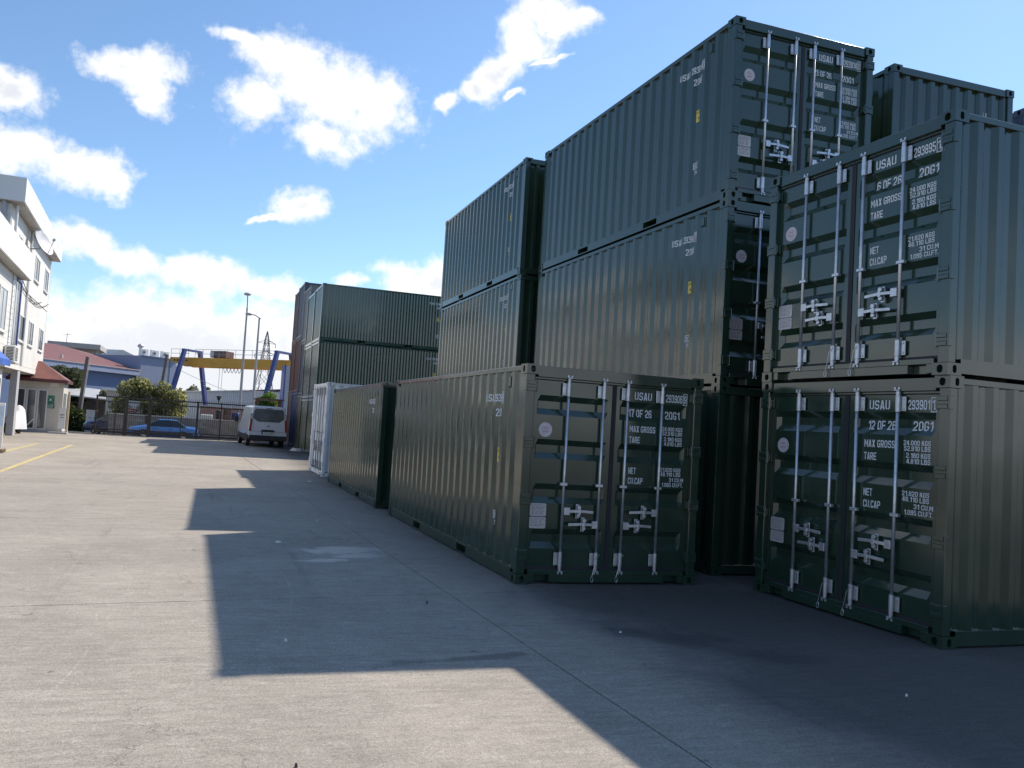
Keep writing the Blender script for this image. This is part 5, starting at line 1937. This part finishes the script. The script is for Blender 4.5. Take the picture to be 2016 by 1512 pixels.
# bricks, drums and offcuts lying behind the wall
PINK = mk('pink_block', (0.42, 0.25, 0.20), 0.8, 0, 0.15, 3)
pw = thing('pink_partition', 'pink rendered low building behind the block wall', 'wall', (-1.2, 55.0, FARZ))
MB().box(-2.0, 0, 0, 2.4, 0.3, 2.45).build('wall', PINK, pw)
MB().box(-2.1, -0.1, 2.452, 2.5, 0.4, 2.55).build('coping', CAB, pw)
for k, (x, w, h, mt, lb) in enumerate(((-2.75, 0.45, 0.35, CAB, 'pale sack on the ground right of the bush'), (-1.9, 0.16, 0.75, GATE, 'dark upright drum behind the block wall'), (-1.2, 0.30, 0.95, RUST2, 'leaning rusty steel offcut behind the block wall'), (-0.65, 0.30, 0.62, BLUEC, 'blue crate behind the block wall beside the van'))):
    o = MB().box(-w, -0.25, 0, w, 0.25, h).build('yard_offcut', mt, None, loc=(x, 51.0 + 0.3 * k, 1.06 - 0.0), bev=0.06)
    o.location.z = 1.0
    tag(o, lb, 'scrap', 'scrap behind the wall')
o = MB().box(-5.5, -3.5, 0, 8.0, 3.6, 1.35).build('loading_bank', mk('bank_soil', (0.20, 0.17, 0.14), 0.9, 0, 0.2, 2), None, loc=(-1.95, 52.0, FARZ))
o.location = (-1.95, 51.9, FARZ)
tag(o, None, None, None, 'structure')

# ------------------------------------------------------------------ lamp posts
LAMPM = mk('lamp_post_steel', (0.34, 0.34, 0.35), 0.45, 0.4, 0.08)
for (x, h, arm, lb) in ((-0.15, 11.55, None, 'taller grey street lamp with its head on a straight post'), (0.88, 9.95, -0.75, 'shorter grey street lamp with a curved arm to the left')):
    lp = thing('street_lamp', lb, 'street lamp', (x, 55.0, FARZ), 0, 'street lamps beyond the gate')
    MB().cyl((0, 0, 0), (0, 0, h - (0.9 if arm is None else 0.05)), 0.13, 0.07, 12).build('post', LAMPM, lp)
    if arm is None:
        MB().tube([Vector((0, 0, h - 0.92)), Vector((-0.02, -0.15, h - 0.45)), Vector((-0.06, -0.55, h - 0.12)), Vector((-0.1, -1.0, h))], 0.045, 8).build('arm', LAMPM, lp)
        hd = Vector((-0.12, -1.25, h + 0.02))
    else:
        MB().tube([Vector((0.12, 0, h - 0.10)), Vector((-0.05, 0, h)), Vector((-0.35, 0, h + 0.16)), Vector((-0.65, 0, h + 0.2))], 0.045, 8).build('arm', LAMPM, lp)
        hd = Vector((-0.85, 0, h + 0.2))
    m = MB()
    for i in range(5):
        z = math.cos(PI * i / 4)
        r_ = math.sin(PI * i / 4)
        for k in range(12):
            q = 2 * PI * k / 12
            m.v.append((hd.x + 0.32 * r_ * math.cos(q), hd.y + 0.36 * r_ * math.sin(q), hd.z + 0.12 * z))
    m.f = [(i * 12 + k, i * 12 + (k + 1) % 12, (i + 1) * 12 + (k + 1) % 12, (i + 1) * 12 + k) for i in range(4) for k in range(12)]
    m.build('lamp_head', mk('lamp_head_paint', (0.45, 0.45, 0.45), 0.4), lp, smooth=True)

# ------------------------------------------------------------------ gantry crane
ORANGE = mk('crane_orange', (0.64, 0.32, 0.028), 0.45, 0, 0.08, 0.6, dirt=(0.52, 0.25, 0.03), dscale=0.8)
CBLUE = mk('crane_blue', (0.048, 0.07, 0.22), 0.5, 0, 0.1, 0.6)
CL, CR = Vector((-6.18, 85.0, 0)), Vector((6.7, 73.4, 0))
be = (CR - CL).normalized()
rl = Vector((-be.y, be.x, 0))
crane = thing('gantry_crane', 'orange and blue gantry crane standing over the far yard', 'crane', (CL + CR) / 2 + Vector((0, 0, FARZ)))
O_ = (CL + CR) / 2
BT, BB = 7.95, 6.92


def cp(s_, off, z):
    p = CL + be * s_ + rl * off - O_
    return Vector((p.x, p.y, z))


Lb = (CR - CL).length
m = MB()
for off in (-0.75, 0.55):
    a = [cp(0.0, off, BT), cp(0.0, off, BT - 0.45), cp(2.2, off, BB), cp(Lb, off, BB), cp(Lb, off, BT)]
    b = [p + rl * 0.35 for p in a]
    n = 5
    m.add(a + b, [tuple(range(n)), tuple(range(n, 2 * n))[::-1]] + [(k, (k + 1) % n, n + (k + 1) % n, n + k) for k in range(n)])
m.v = m.v
half = len(m.v) // 2
for i, nm in ((0, 'girder'), (1, 'girder')):
    g = MB().add(m.v[i * 10:(i + 1) * 10], [tuple(k - i * 10 for k in f) for f in m.f[i * 7:(i + 1) * 7]])
    gi = g.build(nm, ORANGE, crane)
    if i == 0:
        for k in range(5):
            MB().beam(cp(0.5 + 0.45 * k, -0.76, BT - 0.35), cp(0.75 + 0.45 * k, -0.76, BT - 0.35), 0.02, 0.22).build('girder_marking', BLKPL, gi)
for ends in ((0.0, 'end'), (Lb - 0.25, 'end')):
    MB().beam(cp(ends[0] + 0.1, -0.75, BT - 0.25), cp(ends[0] + 0.1, 0.9, BT - 0.25), 0.3, 0.5).build('end_carriage', ORANGE, crane)
# railings on the girder
RAILM = mk('railing_grey', (0.40, 0.38, 0.36), 0.5)
for zz in (BT + 0.45, BT + 0.95):
    MB().beam(cp(0.0, -0.7, zz), cp(2.7, -0.7, zz), 0.045).build('railing', RAILM, crane)
    MB().beam(cp(3.6, -0.7, zz), cp(Lb - 2.6, -0.7, zz), 0.045).build('railing', RAILM, crane)
for s_ in [0.0, 1.3, 2.6] + [3.6 + 1.15 * k for k in range(10)]:
    MB().beam(cp(s_, -0.7, BT), cp(s_, -0.7, BT + 0.97), 0.045).build('railing_post', RAILM, crane)
# legs
for s_ in (2.6, Lb - 1.9):
    top = BT + 0.85
    for (o1, o2) in ((-1.35, -3.9), (1.15, 3.4)):
        lg = MB()
        a, b = cp(s_, o1, top), cp(s_, o2, 0.35)
        d = (b - a).normalized()
        sx_ = be * 0.21
        for p0, p1, w0, w1 in ((a, a + (b - a) * 0.45, 0.25, 0.28), (a + (b - a) * 0.45, b, 0.28, 0.18)):
            e0 = rl * w0
            e1 = rl * w1
            lg.add([p0 - sx_ - e0, p0 + sx_ - e0, p0 + sx_ + e0, p0 - sx_ + e0, p1 - sx_ - e1, p1 + sx_ - e1, p1 + sx_ + e1, p1 - sx_ + e1], [(0, 3, 2, 1), (4, 5, 6, 7), (0, 1, 5, 4), (1, 2, 6, 5), (2, 3, 7, 6), (3, 0, 4, 7)])
        lg.build('leg', CBLUE, crane, bev=0.05)
    MB().beam(cp(s_, -1.6, top - 0.03), cp(s_, 1.4, top - 0.03), 0.45, 0.22).build('portal_link', CBLUE, crane)
    MB().beam(cp(s_, -4.3, 0.2), cp(s_, 3.8, 0.2), 0.5, 0.4).build('bogie_beam', CBLUE, crane)
tr = MB().obox(cp(6.9, 0.0, BT + 0.45), be * 1.1, rl * 0.7, (0, 0, 0.38)).build('trolley', RUST2, crane, bev=0.03)
MB().obox(cp(6.1, -0.75, BT + 0.45), be * 0.25, rl * 0.05, (0, 0, 0.3)).build('trolley_cover', CAB, tr)
for dx in (-0.2, 0.2):
    MB().cyl(cp(6.9 + dx, 0, BT), cp(6.9 + dx, 0, 3.7), 0.025, n=5).build('hoist_rope', CAB, crane)
hk_ = MB().cyl(cp(6.9, 0, 3.75), cp(6.9, 0, 3.25), 0.30, 0.12, 10).build('hook_block', GATE, crane)
MB().tube([cp(6.9, 0, 3.25), cp(6.9, 0, 3.0), cp(7.05, 0, 2.85), cp(7.1, 0, 3.0)], 0.05, 6).build('hook', GATE, hk_)
for k in range(5):
    c0 = cp(7.4 + 0.5 * k, -0.2, BB)
    pts = [c0 + be * (0.25 * u / 4) * 2 + Vector((0, 0, -0.55 * math.sin(PI * u / 4))) for u in range(5)]
    MB().tube(pts, 0.03, 5).build('festoon_cable', CABLE, crane)
# second, low orange girder further right
g2 = thing('spare_girder', 'second orange crane girder lying low behind the right crane leg', 'crane girder', (7.6, 99.0, FARZ))
MB().box(-2.2, -0.5, 2.6, 2.6, 0.5, 4.15).build('girder', ORANGE, g2)
for x in (-1.9, 2.2):
    MB().box(x - 0.2, -0.3, 0, x + 0.2, 0.3, 2.6).build('support', CBLUE, g2)
for k in range(5):
    MB().beam((-2.0 + k, -0.4, 4.15), (-2.0 + k, -0.4, 5.3), 0.06).build('railing_post', RAILM, g2)
MB().beam((-2.1, -0.4, 5.3), (2.4, -0.4, 5.3), 0.06).build('railing', RAILM, g2)

# stacks of boxes beyond the row of containers, next to the crane leg
o = thing('grey_silo', 'tall pale grey cladded block beside the right crane leg', 'building', (4.9, 61.0, FARZ))
MB().box(-1.0, -1.0, 0.0, 1.2, 1.5, 6.5).build('wall', mk('grey_cladding', (0.36, 0.38, 0.41), 0.5, 0, 0.06), o)
MB().box(-1.12, -1.0, 0.0, -1.003, 1.5, 6.6).build('corner_strip', BLUEFR, o)
o = thing('storage_rack', 'dark brown open rack above the van beside the containers', 'rack', (1.15, 44.5, gz(44.5)))
for x in (-0.75, 0.75):
    for y in (-0.6, 0.6):
        MB().box(x - 0.06, y - 0.06, 0, x + 0.06, y + 0.06, 3.0).build('post', RUST2, o)
MB().box(-0.95, -0.8, 3.0, 0.95, 0.8, 3.12).build('deck', RUST2, o)
MB().box(-0.8, -0.65, 1.6, 0.8, 0.65, 1.68).build('deck', RUST2, o)
container('blue container on the ground beyond the gate at the end of the far row', (2.4 + LEN, 39.2), -90.0, gz(41) - 0.0, mat=BLUEC, key='blue', group='far row of containers')

# ------------------------------------------------------------------ white hall with ribbed wall
HALLW = mk('hall_cladding', (0.50, 0.51, 0.53), 0.5, 0, 0.05, 0.3)
HALLR = mk('hall_roof', (0.78, 0.76, 0.72), 0.6, 0, 0.05, 0.3)
HL, HR = Vector((-6.1, 150.0, 0)), Vector((4.2, 105.0, 0))
hd_ = (HR - HL).normalized()
hn = Vector((-hd_.y, hd_.x, 0))      # towards the far side
if hn.x < 0:
    hn = -hn
hall = thing('white_hall', 'long white industrial hall with ribbed grey wall behind the crane', 'building', HR + Vector((0, 0, FARZ)))
hl = (HR - HL).length
EZ = 4.85 - FARZ
rel = lambda s_, t_, z: Vector(((HL + hd_ * s_ + hn * t_ - HR).x, (HL + hd_ * s_ + hn * t_ - HR).y, z))
nrib = 42
rib = MB().add([(0, -0.12, 0), (0.55, -0.12, 0), (0.65, 0, 0), (-0.1, 0, 0), (0, -0.12, 1), (0.55, -0.12, 1), (0.65, 0, 1), (-0.1, 0, 1)], [(0, 1, 5, 4), (1, 2, 6, 5), (3, 0, 4, 7), (4, 5, 6, 7), (0, 3, 2, 1), (2, 3, 7, 6)]).mesh('wall_rib', HALLW)
ang = math.atan2(hd_.y, hd_.x)
MB().add([rel(-3, 0, 0), rel(hl, 0, 0), rel(hl, 18, 0), rel(-3, 18, 0), rel(-3, 0, EZ), rel(hl, 0, EZ), rel(hl, 18, EZ), rel(-3, 18, EZ)], [(0, 1, 5, 4), (1, 2, 6, 5), (2, 3, 7, 6), (3, 0, 4, 7)]).build('wall', HALLW, hall)
for k in range(nrib):
    o = inst(rib, 'wall_rib', hall, rel(k * hl / nrib + 0.2, -0.002, 0), ang + (PI if hn.dot(Vector((-hd_.y, hd_.x, 0))) < 0 else 0), (1, 1, EZ - 0.02))
    if hn.dot(Vector((-hd_.y, hd_.x, 0))) < 0:
        o.scale = (-1, 1, EZ - 0.02)
MB().add([rel(-3.5, -0.4, EZ), rel(hl + 0.4, -0.4, EZ), rel(hl + 0.4, 9, EZ + 0.9), rel(-3.5, 9, EZ + 0.9), rel(hl + 0.4, 18.4, EZ), rel(-3.5, 18.4, EZ), rel(-3.5, -0.4, EZ - 0.15), rel(hl + 0.4, -0.4, EZ - 0.15)], [(0, 1, 2, 3), (3, 2, 4, 5), (0, 6, 7, 1)]).build('roof', HALLR, hall)

# ------------------------------------------------------------------ blue hall with red roof
BLW = mk('blue_render', (0.12, 0.17, 0.30), 0.75, 0, 0.08, 0.4)
BLW2 = mk('pale_blue_cladding', (0.23, 0.28, 0.40), 0.6, 0, 0.06, 0.4)
EL_, ER_ = Vector((-18.3, 74.5, 0)), Vector((-9.8, 85.0, 0))
bd = (ER_ - EL_).normalized()
bn_ = Vector((-bd.y, bd.x, 0))
bh = thing('blue_hall', 'blue rendered hall with broad red roof beyond the gatehouse', 'building', EL_ + Vector((0, 0, FARZ)))
q = lambda s_, t_, z: Vector((bd.x * s_ + bn_.x * t_, bd.y * s_ + bn_.y * t_, z - FARZ))
MB().add([q(-6, 0.6, FARZ), q(13.4, 0.6, FARZ), q(13.4, 16, FARZ), q(-6, 16, FARZ), q(-6, 0.6, 5.1), q(13.4, 0.6, 5.1), q(13.4, 16, 5.1), q(-6, 16, 5.1)], [(0, 1, 5, 4), (1, 2, 6, 5), (2, 3, 7, 6), (3, 0, 4, 7)]).build('wall', BLW, bh)
MB().add([q(-6, 0, 5.02), q(13.4, 0, 5.02), q(13.4, 0, 5.60), q(-6, 0, 5.60), q(-6, 0.6, 5.02), q(13.4, 0.6, 5.02), q(13.4, 0.6, 5.60), q(-6, 0.6, 5.60)], [(0, 1, 2, 3), (0, 4, 5, 1), (3, 2, 6, 7), (1, 5, 6, 2), (0, 3, 7, 4)]).build('fascia', BLW2, bh)
MB().add([q(-6, -0.08, 5.602), q(13.4, -0.08, 5.602), q(13.4, -0.08, 5.70), q(-6, -0.08, 5.70), q(-6, 0.3, 5.70), q(13.4, 0.3, 5.70)], [(0, 1, 2, 3), (3, 2, 5, 4)]).build('gutter', mk('gutter_pink', (0.42, 0.33, 0.33), 0.6), bh)
rv = [q(-6, 0.25, 5.70), q(13.4, 0.25, 5.70), q(18.3, 9, 7.10), q(9.5, 9, 8.02), q(-8, 9, 7.7), q(-6, 18, 5.7), q(16, 18, 5.7)]
MB().add(rv, [(0, 1, 2, 3, 4), (4, 3, 5), (3, 2, 6, 5)]).build('roof', ROOFR, bh)
MB().cyl(q(4.0, 2.0, 5.9), q(4.0, 2.0, 6.45), 0.14).build('roof_vent', KIO, bh)
# pale blue block with rooftop units
c0 = Vector((-9.87, 84.9, 0))
d1, d2 = Vector((-0.735, 0.678, 0)), Vector((0.77, 0.64, 0))
bb = thing('pale_blue_block', 'pale blue windowless block beside the red roof with rooftop units', 'building', c0 + Vector((0, 0, FARZ)))
pts = [Vector((0, 0, 0)), d1 * 8.5, d1 * 8.5 + d2 * 5.0, d2 * 5.0]
zt = 7.36 - FARZ
MB().add(pts + [p + Vector((0, 0, zt)) for p in pts], [(0, 1, 2, 3), (4, 5, 6, 7), (0, 1, 5, 4), (1, 2, 6, 5), (2, 3, 7, 6), (3, 0, 4, 7)]).build('wall', BLW2, bb)
MB().beam(Vector((0, 0, zt)) - d2 * 0.1 - d1 * 0.1, d2 * 5.1 - d1 * 0.1 + Vector((0, 0, zt)), 0.2, 0.12).build('parapet', BLW, bb)
MB().beam(d2 * 4.0 + Vector((0, 0, 3.0)) - d1 * 0.02, d2 * 4.0 + Vector((0, 0, 7.6)) - d1 * 0.02, 0.04).build('rain_pipe', BLW, bb)
for k in range(3):
    pos = c0 + d1 * 0.5 + d2 * (0.7 + 1.45 * k) + Vector((0, 0, 7.36))
    u = thing('rooftop_unit', ('leftmost', 'middle', 'rightmost')[k] + ' of three white fan units on the pale blue block', 'air conditioner', pos, math.atan2(d2.y, d2.x), 'rooftop fan units')
    MB().box(-0.5, -0.2, 0.06, 0.5, 0.25, 0.85).build('housing', TRIM, u, bev=0.02)
    MB().cyl((-0.15, -0.202, 0.45), (-0.15, -0.23, 0.45), 0.28, n=18).build('fan_grille', GREYP, u)
    MB().cyl((-0.15, -0.231, 0.45), (-0.15, -0.24, 0.45), 0.12, n=12).build('fan_hub', BLKPL, u)
    MB().box(-0.52, -0.2, 0.0, 0.52, 0.25, 0.058).build('rail', GREYP, u)
vt = thing('roof_cowl', 'shiny metal vent pipe with round cowl on the pale blue block', 'chimney', c0 + d1 * 0.4 + d2 * 0.1 + Vector((0, 0, 7.36)))
MB().cyl((0, 0, 0), (0, 0, 0.95), 0.17, n=12).build('pipe', GALV, vt, smooth=False)
MB().cyl((0, 0, 0.95), (0, 0, 1.15), 0.32, 0.36, 14).build('cowl', GALV, vt)
MB().cyl((0, 0, 1.15), (0, 0, 1.35), 0.36, 0.15, 14).build('cap', GALV, vt)

# far grey buildings
GREYB = mk('far_grey_render', (0.30, 0.28, 0.27), 0.8, 0, 0.06, 0.3)
fb = thing('grey_flat_roofed_building', 'grey building with wide flat roof slab rising behind the red roof', 'building', (-21.0, 121.0, FARZ))
MB().box(-2.2, -1.5, 0, 2.2, 5.0, 10.2).build('wall', GREYB, fb)
MB().box(-4.6, -3.0, 10.2, 2.9, 5.5, 10.95).build('roof_slab', mk('slab_grey', (0.36, 0.34, 0.33), 0.8), fb)
MB().box(0.4, -1.53, 8.6, 1.6, -1.503, 9.6).build('window', GLASS, fb)
MB().cyl((-2.4, 0, 10.95), (-2.4, 0, 12.6), 0.04, n=5).build('antenna', CABLE, fb)
MB().beam((-3.0, 0, 12.2), (-1.8, 0, 12.4), 0.05).build('antenna_bar', CABLE, fb)
fw = thing('white_roofed_workshop', 'white-roofed workshop with sloping gable behind the blue hall', 'building', (-16.5, 131.0, FARZ))
MB().add([(-4.5, 0, 0), (3.6, 0, 0), (3.6, 0, 10.0), (0.6, 0, 11.3), (-4.5, 0, 11.1), (-4.5, 9, 0), (3.6, 9, 0), (3.6, 9, 10.0), (0.6, 9, 11.3), (-4.5, 9, 11.1)], [(0, 1, 2, 3, 4), (9, 8, 7, 6, 5), (0, 4, 9, 5), (1, 6, 7, 2), (2, 7, 8, 3), (3, 8, 9, 4)]).build('wall', mk('far_white', (0.55, 0.55, 0.56), 0.7), fw)
MB().box(-4.8, -0.6, 10.2, -0.4, -0.02, 10.45).build('roof_edge', TRIM, fw)
MB().box(-4.4, -0.35, 8.6, -0.6, -0.02, 10.2).build('upper_wall', GREYB, fw)
MB().box(0.9, -0.04, 9.4, 1.5, -0.01, 10.4).build('window', BARK, fw)

# ------------------------------------------------------------------ power pylon
PYL = mk('pylon_steel', (0.20, 0.20, 0.21), 0.5, 0.3, 0.05)
py = thing('power_pylon', 'lattice steel power pylon far behind the crane', 'pylon', (19.0, 260.0, FARZ), R(12))
levels = [(0, 3.6), (6, 2.9), (11, 2.35), (15.5, 1.8), (19, 1.4), (22, 1.05), (24.6, 0.85), (27.0, 0.6), (30.2, 0.05)]
for sx_, sy_ in ((-1, -1), (1, -1), (1, 1), (-1, 1)):
    lg = MB()
    for (z0, w0), (z1, w1) in zip(levels[:-1], levels[1:]):
        lg.beam((sx_ * w0, sy_ * w0, z0), (sx_ * w1, sy_ * w1, z1), 0.22)
    lg.build('leg', PYL, py)
for (z0, w0), (z1, w1) in zip(levels[:-2], levels[1:-1]):
    for f in range(4):
        c = [(-1, -1), (1, -1), (1, 1), (-1, 1)]
        a, b = c[f], c[(f + 1) % 4]
        MB().beam((a[0] * w0, a[1] * w0, z0), (b[0] * w1, b[1] * w1, z1), 0.11).build('brace', PYL, py)
        MB().beam((b[0] * w0, b[1] * w0, z0), (a[0] * w1, a[1] * w1, z1), 0.11).build('brace', PYL, py)
for z, w in ((22.0, 3.9), (26.0, 3.2), (17.8, 3.2)):
    for sg in (-1, 1):
        ar = MB()
        ar.beam((0, -0.5, z + 1.3), (sg * w, 0, z), 0.13)
        ar.beam((0, 0.5, z + 1.3), (sg * w, 0, z), 0.13)
        ar.beam((sg * 0.7, 0, z), (sg * w, 0, z), 0.13)
        a_ = ar.build('cross_arm', PYL, py)
        MB().cyl((sg * w, 0, z), (sg * w * 1.0, 0, z - 1.4), 0.12, n=6).build('insulator', GREYP, a_)
# overhead wire from the blue block towards the right
pts = [Vector((-6.3, 87, 6.4)) + (Vector((9.0, 72, 2.6)) - Vector((-6.3, 87, 6.4))) * (k / 14) + Vector((0, 0, -1.0 * math.sin(PI * k / 14))) for k in range(15)]
o = MB().tube(pts, 0.022, 5).build('overhead_wire', CAB, None)
tag(o, 'thin sagging overhead wire running from the pale blue block past the lamps', 'wire')

# ------------------------------------------------------------------ litter on the concrete
PAPER = mk('paper_scrap', (0.66, 0.65, 0.63), 0.8, 0, 0.05)
rs = random.Random(21)


def scrap(x, y, s_, lb, mat=PAPER, h=0.02, name='paper_scrap'):
    m = MB()
    s_ *= 0.65 if s_ < 0.3 else 1.0
    n = 7
    ring = [(s_ * rs.uniform(0.5, 1.0) * math.cos(2 * PI * k / n), s_ * 0.6 * rs.uniform(0.5, 1.0) * math.sin(2 * PI * k / n), 0.0) for k in range(n)]
    top = [(a * 0.7, b * 0.7, h * rs.uniform(0.6, 1.3)) for a, b, c in ring]
    m.add(ring + top, [(k, (k + 1) % n, n + (k + 1) % n, n + k) for k in range(n)] + [tuple(range(n, 2 * n)), tuple(range(n))[::-1]])
    o = m.build(name, mat, None, loc=(x, y, 0.0), smooth=False)
    tag(o, lb, 'litter', 'bits lying on the concrete')


scrap(1.30, 29.6, 0.42, 'white cloth heap on the ground beside the far containers', h=0.12, name='cloth_heap')
scrap(-1.0, 4.7, 0.035, 'small stone in the shadow beside the front container', CAB, 0.03, 'stone')
scrap(-1.55, 4.9, 0.05, 'flattened paper scrap beside the long joint in the shade')
scrap(0.18, -2.0, 0.022, 'tiny white chip on the dark damp patch', h=0.015)
scrap(1.55, -3.75, 0.022, 'tiny white chip in front of the right-hand stack', h=0.015)
scrap(-2.45, 2.6, 0.09, 'pale torn paper lying in the shadow near the pale patch')
scrap(-0.55, 12.6, 0.12, 'white paper scrap in the far shadow beside the white container')
scrap(-2.9, -2.1, 0.03, 'small white scrap near the tip of the big shadow')
scrap(-1.35, -0.9, 0.03, 'dark clod lying in the shade left of the front container', BARK, 0.025, 'clod')
scrap(-3.0, -4.55, 0.02, 'dark pebble on the sunlit concrete in the foreground', BARK, 0.02, 'pebble')
scrap(-3.1, -4.3, 0.018, 'second dark pebble on the sunlit foreground concrete', BARK, 0.02, 'pebble')
